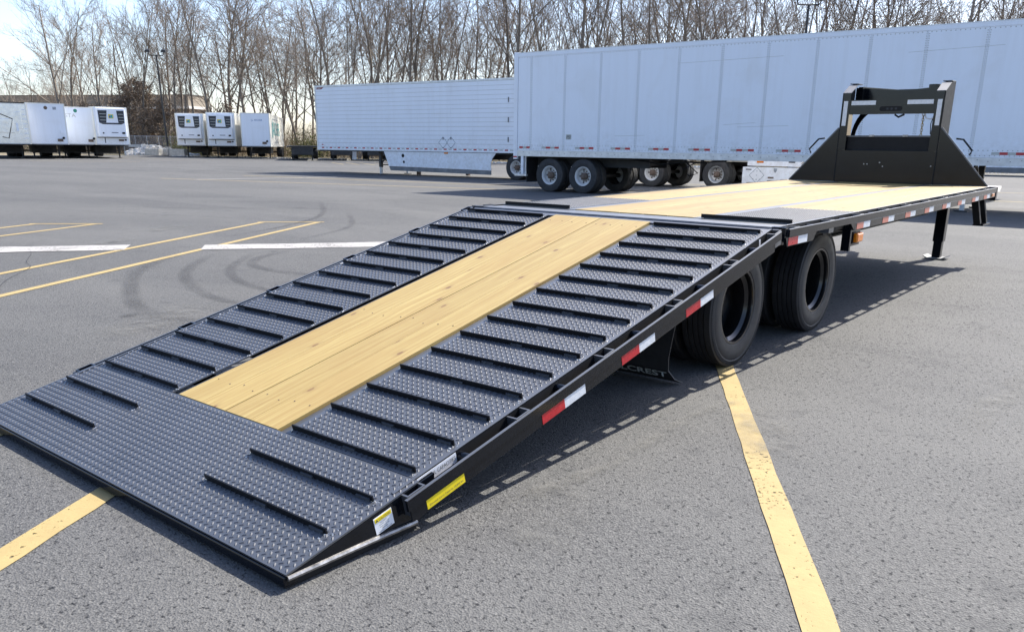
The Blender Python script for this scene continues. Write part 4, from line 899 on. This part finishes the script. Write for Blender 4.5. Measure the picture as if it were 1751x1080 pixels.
def far_semi(name, label, corner, psi, L=16.1, top=4.08, front='plain', side='trailer_cream', face='trailer_white', cat='trailer', legx=3.0):
    a = R(psi); yd = Vector((math.cos(a + math.pi / 2), math.sin(a + math.pi / 2), 0))
    root = empty(name, Vector((*corner, 0)) + 1.295 * yd, a); tag(root, label, cat)
    MB().box(0.03, L, -HW + 0.006, HW - 0.006, 1.14, top - 0.03).build('body', side, root)
    MB().box(-0.002, 0.028, -HW + 0.06, HW - 0.06, 1.16, top - 0.06).build('front_wall', face, root)
    for s in (-1, 1):
        MB().box(-0.02, 0.09, *sorted((s * (HW - 0.07), s * (HW + 0.012))), 1.10, top).build('corner_post', 'trailer_cream', root)
        MB().box(0.09, L, *sorted((s * (HW - 0.03), s * (HW + 0.012))), top - 0.10, top).build('top_rail', 'trailer_cream', root)
        MB().box(0.09, L, *sorted((s * (HW - 0.03), s * (HW + 0.012))), 1.08, 1.22).build('bottom_rail', 'trailer_cream', root)
        for k in range(1, int(L / 0.61)): MB().box(k * 0.61 - 0.012, k * 0.61 + 0.012, *sorted((s * (HW - 0.004), s * (HW + 0.006))), 1.22, top - 0.10).build('side_rib', side, root)
    MB().box(-0.015, 0.03, -HW + 0.07, HW - 0.07, top - 0.07, top).build('front_rail', 'trailer_cream', root)
    MB().box(-0.015, 0.03, -HW + 0.07, HW - 0.07, 1.09, 1.155).build('front_rail', 'galvanised', root)
    if front == 'reefer': louvre_unit(root)
    elif front == 'plain':
        MB().box(-0.07, -0.003, -0.92, -0.55, 1.32, 1.52).build('air_coupling', 'hub_rust', root)
        MB().tube([(-0.08, -0.98, 1.58), (-0.003, -0.98, 1.58)], 0.09, 10).build('socket', 'black_matte', root)
    elif front == 'polished':
        for (y0_, y1_, z0_, z1_) in ((-0.35, 0.9, 1.9, 2.9), (-0.9, -0.55, 2.2, 3.4)):
            MB().box(-0.05, -0.003, y0_, y1_, z0_, z1_).build('door_panel', 'polished_metal', root, bevel=0.02)
        for k in range(7): MB().box(-0.03, -0.003, -1.2, -0.95, 1.5 + 0.34 * k, 1.56 + 0.34 * k).build('hinge', 'trailer_white', root)
        MB().box(-0.12, -0.003, -0.62, -0.48, 2.0, 2.6).build('gauge_post', 'trailer_white', root)
        MB().tube([(-0.06, 0.5, 1.6), (-0.06, 0.1, 1.5), (-0.06, -0.1, 2.2), (-0.06, -0.3, 2.9), (-0.06, 0.6, 3.3)], 0.03, 6).build('hose', 'black_matte', root)
        MB().box(-0.03, 0.3, -HW + 0.06, HW - 0.2, top, top + 0.07).build('tarp_roll', 'black_matte', root)
    legs(root, legx, 1.10, 0.9, True); axle(root, L - 1.4, near=False); axle(root, L - 2.7, near=False)
    MB().box(0.3, L - 0.2, -0.9, 0.9, 1.0, 1.10).build('floor_frame', 'chassis_black', root)
    MB().box(4.2, 6.4, -0.9, 0.9, 0.45, 0.98).build('pallet_box', 'chassis_black', root)
    return root
far_semi('refrigerated_trailer', 'white trailer front with dark cooling grilles, left one of the pair near lamp post', P(345, 85), 50, front='reefer', face='trailer_white')
far_semi('refrigerated_trailer', 'white trailer front with dark cooling grilles, directly left of the teal lettered trailer', P(398, 83.5), 50, top=4.14, front='reefer')
AR = far_semi('lettered_trailer', 'pale trailer with teal lettering on its sunlit side', P(457, 81.5), 50)
lettering('J.L. ARCHER', 'blue_print', AR, (-0.004, -0.15, 3.42), (0, -1, 0), (0, 0, 1), 1.0, 0.22)
lettering('ARCHER', 'teal_print', AR, (6.6, -HW - 0.012, 2.75), (1, 0, 0), (0, 0, 1), 7.5, 1.25, lift=0.01)
MB().prism([(2.2, 1.9), (2.8, 3.6), (3.0, 3.6), (2.9, 1.9)], 1, -HW - 0.024, -HW - 0.01).build('emblem', 'teal_print', AR)
MB().box(3.2, 9.0, -HW - 0.022, -HW - 0.012, 3.62, 3.68).build('trim_strip', 'grey_print', AR)
MB().box(4.6, 9.6, -HW - 0.022, -HW - 0.012, 1.50, 1.56).build('trim_strip', 'grey_print', AR)
far_semi('refrigerated_trailer', 'white trailer front with dark cooling grilles at the right end of the left row', P(216, 73), 74, front='reefer')
t_ = far_semi('box_trailer', 'white trailer front with a small green round badge', P(162, 72), 74, top=4.02, side='trailer_cream')
MB().tube([(-0.008, 0.15, 3.72), (-0.003, 0.15, 3.72)], 0.14, 16).build('round_badge', 'green_print', t_)
lettering('STA', 'grey_tape', t_, (-0.004, 0.55, 3.35), (0, -1, 0), (0, 0, 1), 0.8, 0.30)
t_ = far_semi('box_trailer', 'tall white trailer front with a small brown round badge', P(111, 68), 74, top=4.12, face='trailer_white', side='trailer_white')
MB().tube([(-0.008, 0.0, 3.78), (-0.003, 0.0, 3.78)], 0.13, 16).build('round_badge', 'hub_rust', t_)
MB().box(-0.008, -0.003, -0.72, -0.48, 3.66, 3.86).build('sticker', 'grey_print', t_)
MB().box(-0.06, -0.003, -1.05, -0.82, 1.9, 2.15).build('document_box', 'trailer_white', t_)
far_semi('tank_trailer', 'polished metal trailer front cut by the left edge of the photo', P(46, 66), 74, top=4.02, front='polished', face='polished_metal', side='polished_metal')
# flatbeds: low black decks
def flatbed(label, corner, psi, L=12.0, wid=1.25, white_end=False):
    a = R(psi); yd = Vector((math.cos(a + math.pi / 2), math.sin(a + math.pi / 2), 0))
    root = empty('flatbed_trailer', Vector((*corner, 0)) + wid * yd, a); tag(root, label, 'trailer', 'empty flatbeds parked at the back')
    MB().box(0, L, -wid, wid, 1.12, 1.22).build('deck', 'chassis_black', root)
    for s in (-1, 1):
        MB().box(0, L, *sorted((s * wid, s * (wid + 0.02))), 1.10, 1.23).build('side_rail', 'galvanised', root)
        MB().box(0.4, L, s * 0.5 - 0.06, s * 0.5 + 0.06, 0.75, 1.118).build('main_beam', 'chassis_black', root)
    legs(root, 1.2, 1.10, 0.8, True); axle(root, L - 1.2, near=False, W=wid); axle(root, L - 2.5, near=False, W=wid)
    MB().box(0.05, 0.1, -0.9, 0.9, 0.5, 1.118).build('front_plate', 'chassis_black', root)
    if white_end: MB().box(1.3, 1.32, -wid, -wid + 0.5, 0.1, 1.1).build('mud_flap', 'trailer_white', root)
    return root
flatbed('black flatbed between the teal lettered trailer and the skirted trailer', P(536, 74), 52, 13)
flatbed('black flatbed seen under the front corner of the skirted trailer', P(603, 76), 50, 12, 1.25, True)
flatbed('black flatbed seen behind the landing leg of the skirted trailer', P(664, 77), 50, 12)
flatbed('black flatbed rear seen far under the skirted trailer', P(722, 79), 50, 12)

# ================================================================== far background
# low building behind the trees on the left
bx_, by_ = P(322, 160); BL = empty('warehouse', (bx_, by_, 0), math.atan2(P(0, 172)[1] - by_, P(0, 172)[0] - bx_))
tag(BL, 'long low tan warehouse behind the bare trees on the left', 'building')
MB().box(0, 75, -5, 0, 0, 7.3).build('wall', 'wall_brown', BL)
MB().box(-0.3, 75.3, -5.3, 0.25, 7.3, 7.75).build('white_band', 'wall_band', BL)
MB().box(-0.1, 75.1, -5.1, 0.1, 7.75, 9.6).build('parapet', 'wall_tan', BL)
MB().box(-0.2, 75.2, -5.2, 0.2, 9.6, 9.75).build('coping', 'roof_dark', BL)
for k in range(9): MB().box(4 + 8 * k, 6.2 + 8 * k, 0.005, 0.06, 3.0, 5.2).build('window', 'glass_dark', BL)
MB().box(44, 44.6, 0.11, 0.5, 8.5, 9.0).build('wall_lamp', 'trailer_white', BL)
# lamp posts
def lamp_post(label, x, y, h, lean=0.0):
    r = empty('lamp_post', (x, y, 0)); tag(r, label, 'lamp post')
    MB().tube([(0, 0, 0), (0, 0, 0.9)], 0.28, 12).build('base', 'concrete', r)
    MB().tube([(0, 0, 0.9), (lean, 0, h)], [0.12, 0.08], 10).build('pole', 'pole_dark', r, smooth=True)
    d = Vector((0.632, -0.775, 0)); c = Vector((lean, 0, h))
    MB().tube([c - d * 0.85 + Vector((0, 0, 0.30)), c - d * 0.7, c + d * 0.7, c + d * 0.85 + Vector((0, 0, 0.30))], 0.05, 8).build('crossarm', 'pole_dark', r)
    for s in (-1, 1):
        q = c + d * 0.85 * s + Vector((0, 0, 0.30)); hb_ = MB(); a = d * 0.26; b = Vector((-0.6, -0.5, 0)).normalized() * 0.22; u = Vector((0, 0, 0.17))
        hb_.hexa([q - a - b, q + a - b, q + a + b, q - a + b, q - a * .8 - b + u * 2, q + a * .8 - b + u * 2, q + a * .8 + b + u * 1.4, q - a * .8 + b + u * 1.4])
        h_o = hb_.build('lamp_head', 'pole_dark', r); MB().hexa([q - a * .8 - b * 1.02 + u * .3, q + a * .8 - b * 1.02 + u * .3, q + a * .8 - b * 1.08 + u * .3, q - a * .8 - b * 1.08 + u * .3, q - a * .7 - b * 1.02 + u * 1.7, q + a * .7 - b * 1.02 + u * 1.7, q + a * .7 - b * 1.08 + u * 1.7, q - a * .7 - b * 1.08 + u * 1.7]).build('lens', 'glass_dark', h_o)
x_, y_ = P(280, 95); lamp_post('dark twin headed lamp post beside the concrete blocks', x_, y_, 10.2, -0.25)
x_, y_ = P(1352, 62); lamp_post('twin floodlight heads on a post rising over the box trailer roof', x_, y_, 10.9)
# concrete blocks
def block(label, px0, px1, dep):
    a = Vector((*P(px0, dep), 0)); b = Vector((*P(px1, dep - 0.5), 0)); d = b - a; r = empty('concrete_block', (a + b) / 2, math.atan2(d.y, d.x)); L = d.length / 2
    tag(r, label, 'concrete block', 'concrete blocks at the lot edge')
    MB().prism([(-0.36, 0), (0.36, 0), (0.34, 0.70), (-0.34, 0.70)], 0, -L, L).build('block', 'concrete', r, bevel=0.03)
    MB().tube([(-0.2, 0, 0.68), (-0.15, 0, 0.78), (0.15, 0, 0.78), (0.2, 0, 0.68)], 0.02, 6).build('lifting_loop', 'hub_rust', r)
block('concrete block left of the lamp post', 243, 267, 93); block('short concrete block at the foot of the lamp post', 269, 283, 94); block('concrete block right of the lamp post', 285, 311, 92)
# chain link fence behind them
fa = Vector((*P(205, 104), 0)); fb = Vector((*P(306, 104), 0)); fd = (fb - fa).normalized(); FL = (fb - fa).length
FN = empty('chain_link_fence', fa, math.atan2(fd.y, fd.x)); tag(FN, 'grey chain link fence behind the rubble and concrete blocks', 'fence')
for k in range(6): MB().tube([(FL * k / 5, 0, 0), (FL * k / 5, 0, 2.1)], 0.035, 8).build('post', 'galvanised', FN)
MB().tube([(0, 0, 2.05), (FL, 0, 2.05)], 0.025, 8).build('top_rail', 'galvanised', FN)
wm = MB(); st_ = 0.11
for k in range(int((FL + 2) / st_)):
    x = -2 + st_ * k
    for sg in (0, 1):
        xa, xb = (x, x + 2) if sg == 0 else (x + 2, x)
        za, zb_ = 0.05, 2.02
        pa = Vector((xa, 0.003 * sg, za)); pb = Vector((xb, 0.003 * sg, zb_))
        # clip to the fence length
        lo, hi = 0.0, 1.0
        for t_ in (0.0, FL):
            if (pa.x - t_) * (pb.x - t_) < 0:
                q = (t_ - pa.x) / (pb.x - pa.x)
                if (t_ == 0.0) == (pb.x > pa.x): lo = max(lo, q)
                else: hi = min(hi, q)
        qa, qb = pa.lerp(pb, lo), pa.lerp(pb, hi)
        if min(qa.x, qb.x) < -0.01 or max(qa.x, qb.x) > FL + 0.01: continue
        wm.tube([qa, qb], 0.005, 3, False)
tag(wm.build('wire_mesh', 'galvanised', FN), kind='stuff')
# rubble heap and pale kerb rail
ro = MB()
for k in range(900):
    px = random.uniform(208, 330); dep = random.uniform(95, 103); x, y = P(px, dep); hz = 1.15 * math.exp(-((px - 252) / 38) ** 2) * math.exp(-((dep - 99) / 2.6) ** 2) + 0.12 * math.exp(-((px - 300) / 25) ** 2)
    r = random.uniform(0.06, 0.22); z = random.uniform(-0.02, hz)
    P8 = [Vector((sx * r * random.uniform(.6, 1.2), sy * r * random.uniform(.6, 1.2), sz * r * random.uniform(.5, .9))) + Vector((x, y, z)) for sx, sy, sz in ((-1, -1, -1), (1, -1, -1), (1, 1, -1), (-1, 1, -1), (-1, -1, 1), (1, -1, 1), (1, 1, 1), (-1, 1, 1))]
    ro.hexa(P8)
tag(ro.build('rubble', 'rock'), 'pale heap of broken rock behind the concrete blocks', 'rubble', kind='stuff')
a = Vector((*P(214, 100.5), 0.95)); b = Vector((*P(257, 100.5), 0.95))
kr = MB().bar(a, b, 0.5, 0.28).build('precast_slab', 'concrete'); tag(kr, 'pale concrete slab lying on the rubble heap', 'slab')
gs = MB()
for k in range(1200):
    t = random.random(); y = 82 - 78 * t; x = edge_x(y) + random.uniform(0.0, 2.2); r = random.uniform(0.03, 0.11)
    gs.hexa([Vector((x + sx * r * random.uniform(.6, 1.3), y + sy * r * random.uniform(.6, 1.3), -0.03 + r * (0 if sz < 0 else 1.1))) for sx, sy, sz in ((-1, -1, -1), (1, -1, -1), (1, 1, -1), (-1, 1, -1), (-.7, -.7, 1), (.7, -.7, 1), (.7, .7, 1), (-.7, .7, 1))])
tag(gs.build('gravel', 'rock'), 'loose pale gravel along the far edge of the lot', 'gravel', kind='stuff')

# ------------------------------------------------------------------ trees
def grow(seed, height, spread, leaders=1, base_r=0.2, twigs=1.0):
    rnd = random.Random(seed); tk = MB(); cr = MB()
    def rv_(s=1.0): return Vector((rnd.uniform(-s, s), rnd.uniform(-s, s), rnd.uniform(-s, s)))
    def path(p, d, L, n, wob, up):
        pts = [p.copy()]; d = d.normalized()
        for k in range(n):
            d = (d + rv_(wob) + Vector((0, 0, up))).normalized(); p = p + d * (L / n); pts.append(p.copy())
        return pts, d
    def branch(p, d, L, r, lvl):
        n = (8, 5, 4, 3, 2)[lvl]; pts, de = path(p, d, L, n, (0.09, 0.16, 0.2, 0.22, 0.2)[lvl], (0.02, 0.045, 0.035, 0.03, 0.02)[lvl])
        tip = r * (0.25 if lvl < 2 else 0.45)
        rs = [r + (tip - r) * (k / n) for k in range(n + 1)]
        (tk if lvl <= 1 else cr).tube(pts, rs, (7, 4, 3, 3, 3)[lvl], False)
        if lvl >= 4: return
        cnt = max(2, int((11, 7, 5, 3)[lvl] * (twigs if lvl >= 1 else 1) * rnd.uniform(0.8, 1.2) + 0.5)); lo = (0.28, 0.22, 0.2, 0.2)[lvl]
        for k in range(cnt):
            t = lo + (1 - lo) * (k + rnd.random()) / cnt; i = min(int(t * n), n - 1); q = pts[i].lerp(pts[i + 1], t * n - i)
            ax = (pts[i + 1] - pts[i]).normalized(); side = ax.cross(rv_()).normalized()
            a = rnd.uniform(0.55, 1.0) * spread
            dd = ax * math.cos(a) + side * math.sin(a); dd.z = max(dd.z, -0.05)
            ll = L * (0.50, 0.55, 0.52, 0.5)[lvl] * (1.2 - 0.7 * t) * rnd.uniform(0.7, 1.25)
            rr_ = max((r + (tip - r) * t) * 0.5, (0, 0.02, 0.010, 0.006)[lvl])
            branch(q, dd, ll, rr_ if lvl < 1 else min(rr_, (0.06, 0.045, 0.018, 0.008)[lvl]), lvl + 1)
    for k in range(leaders):
        d = Vector((0, 0, 1)) + (rv_(0.26) if leaders > 1 else rv_(0.05)); d.z = 1
        branch(Vector((0.15 * k, 0.1 * k, -0.1)), d, height * (1 if k == 0 else rnd.uniform(.75, .95)) * 0.95, base_r * (1 if k == 0 else .75), 0)
    return tk.mesh('trunk', 'bark', True), cr.mesh('crown', 'twig')
KINDS = [grow(11, 16, 0.95, 2, 0.17, 1.0), grow(23, 17, 0.85, 1, 0.19, 1.05), grow(31, 18, 0.7, 1, 0.16, 1.0), grow(47, 16, 1.0, 3, 0.15, 0.9), grow(59, 18, 0.65, 2, 0.14, 0.95), grow(61, 14, 0.9, 1, 0.12, 1.1), grow(77, 17, 0.78, 1, 0.20, 1.05)]
HT = [16, 17, 18, 16, 18, 14, 17]
def tree(px, dep, h, kind, label, group):
    x, y = P(px, dep); r = empty('bare_tree', (x, y, -0.05), random.uniform(0, 6.28)); s = h / HT[kind]; r.scale = (s * random.uniform(.9, 1.15), s * random.uniform(.9, 1.15), s)
    r.rotation_euler = (random.uniform(-.03, .03), random.uniform(-.03, .03), random.uniform(0, 6.28))
    tag(r, label, 'tree', group); place(KINDS[kind][0], 'trunk', r); place(KINDS[kind][1], 'crown', r)
ZONES = [(-120, 110, 138, 12.0, 20, 'bare grey tree behind the left trailer row', 'bare trees behind the left trailer row'),
         (112, 300, 112, 18.5, 19, 'bare brown tree behind the fence and lamp post', 'bare trees behind the fence'),
         (300, 545, 104, 20, 18, 'bare grey tree behind the lettered and grilled trailers', 'bare trees behind the lettered trailer'),
         (545, 880, 95, 20, 16, 'bare slender tree behind the skirted trailer', 'bare trees behind the skirted trailer'),
         (880, 1340, 84, 19.5, 19, 'bare tree above the box trailer roof left of the floodlights', 'bare trees above the box trailer'),
         (1345, 1900, 76, 18.5, 22, 'bare tree above the box trailer roof right of the floodlights', 'bare trees above the box trailer nose')]
ORD = 'first second third fourth fifth sixth seventh eighth ninth tenth eleventh twelfth thirteenth fourteenth fifteenth sixteenth seventeenth eighteenth nineteenth twentieth'.split()
for (a, b, dep, h, stp, lab, grp) in ZONES:
    for row in range(3):
        px = a + (stp * 0.5 if row == 1 else 0); k_ = 0
        while px < b:
            k = random.choice((0, 1, 2, 3, 4, 6, 1, 2) if row == 0 else (1, 2, 4, 5, 6))
            if row == 0: lb = ORD[min(k_, 19)] + ' from left, ' + lab; gr = grp + ', front row'
            elif row == 1: lb = ORD[min(k_, 19)] + ' from left, ' + lab + ', second row'; gr = grp + ', second row'
            else: lb = lab + (', second row' if row == 1 else ', deep in the wood'); gr = grp + (', second row' if row == 1 else ', deep rows')
            tree(px + random.uniform(-stp * .12, stp * .12), dep + (0, 11, 28)[row] + random.uniform(-3, 5) + (random.uniform(0, 14) if row == 2 else 0), h * random.uniform(0.72, 1.10) * (1, 1, 0.92)[row], k, lb, gr)
            px += stp * (1.55, 1.8, 2.0)[row] * random.choice((0.5, 0.8, 1.0, 1.2, 1.7)); k_ += 1
# brown-leaved oak saplings
def leafy(seed, h, w, n, mat):
    rnd = random.Random(seed); tk = MB(); lf = MB()
    tk.tube([(0, 0, -0.1), (0.1, 0.05, h * 0.5), (0.0, 0.15, h * 0.95)], [0.12, 0.07, 0.02], 6, False)
    ends = []
    for k in range(26):
        z = h * rnd.uniform(0.1, 0.9); a = rnd.uniform(0, 6.28); l = w * rnd.uniform(0.5, 1.0) * (1.1 - z / h * 0.6); e = Vector((math.cos(a) * l, math.sin(a) * l, z + rnd.uniform(0.0, 0.5)))
        tk.tube([(0.05, 0.05, z * 0.9), e * 0.5 + Vector((0, 0, z * 0.45)), e], [0.035, 0.02, 0.008], 4, False); ends.append((Vector((0.05, 0.05, z)), e))
    for k in range(n):
        s_, e = rnd.choice(ends); q = s_.lerp(e, rnd.uniform(0.25, 1.1)) + Vector((rnd.gauss(0, .25), rnd.gauss(0, .25), rnd.gauss(0, .22)))
        u = Vector((rnd.gauss(0, 1), rnd.gauss(0, 1), rnd.gauss(0, 1))).normalized(); v = u.cross(Vector((rnd.gauss(0, 1), rnd.gauss(0, 1), rnd.gauss(0, 1)))).normalized(); l = rnd.uniform(0.06, 0.12)
        i = lf.pts([q - u * l, q + v * l * .5, q + u * l, q - v * l * .5]); lf.q.append((i, i + 1, i + 2, i + 3))
    return tk.mesh('trunk', 'bark'), lf.mesh('crown', mat)
OAK = [leafy(5, 6.5, 2.6, 4200, 'dry_leaf'), leafy(9, 5.0, 2.3, 3200, 'dry_leaf')]
for k, (px, dep, h) in enumerate(((150, 112, 1.0), (196, 109, 1.15), (224, 110, 1.4), (250, 109, 1.25), (278, 110, 1.1), (372, 103, 1.4), (240, 115, 1.5), (205, 115, 1.4))):
    x, y = P(px, dep); r = empty('leafy_oak', (x, y, -0.05), k * 1.1); r.scale = (h, h, h)
    tag(r, ORD[sorted((150, 196, 224, 250, 278, 240, 205)).index(px)] + ' from left of the small brown leaved oaks behind the fence' if px < 300 else 'small oak with dry brown leaves above the grilled trailers', 'tree', 'oaks keeping brown leaves' if px < 300 else 'lone oak keeping brown leaves')
    place(OAK[k % 2][0], 'trunk', r); place(OAK[k % 2][1], 'crown', r)
# underbrush: sticks and thin leaves along the wood's foot
br = MB(); bg_ = MB(); rnd = random.Random(3)
for k in range(17000):
    px = rnd.uniform(-140, 1900); f = max(0, min(1, (px - 0) / 1700)); dep = 112 - 38 * f + rnd.uniform(-3, 30)
    if 205 < px < 310 and dep < 106: continue
    x, y = P(px, dep); h = rnd.uniform(0.5, 3.4) ** 1.2; d = Vector((rnd.gauss(0, .3), rnd.gauss(0, .3), 1))
    br.tube([(x, y, -0.06), Vector((x, y, 0)) + d * h * .55 + Vector((rnd.gauss(0, .1), rnd.gauss(0, .1), 0)), Vector((x, y, 0)) + d * h + Vector((rnd.gauss(0, .35), rnd.gauss(0, .35), 0))], [0.022, 0.014, 0.006], 3, False)
tag(br.build('underbrush', 'brush_tan'), 'tangle of dry tan brush along the foot of the trees', 'brush', kind='stuff')
for k in range(9000):
    c = rnd.choice((300, 310, 520, 532, 505, 60, 330, 880)); px = rnd.gauss(c, 14); dep = 112 - 38 * max(0, px) / 1700 - rnd.uniform(0, 5); x, y = P(px, dep); z = abs(rnd.gauss(0, 1.2)); l = rnd.uniform(0.05, 0.12)
    u = Vector((rnd.gauss(0, 1), rnd.gauss(0, 1), rnd.gauss(0, 1))).normalized(); v = u.cross(Vector((rnd.gauss(0, 1), rnd.gauss(0, 1), rnd.gauss(0, 1)))).normalized(); q = Vector((x, y, z))
    i = bg_.pts([q - u * l, q + v * l * .5, q + u * l, q - v * l * .5]); bg_.q.append((i, i + 1, i + 2, i + 3))
tag(bg_.build('spring_growth', 'brush_green'), 'yellow green leafing brush at the edge of the wood', 'brush', kind='stuff')
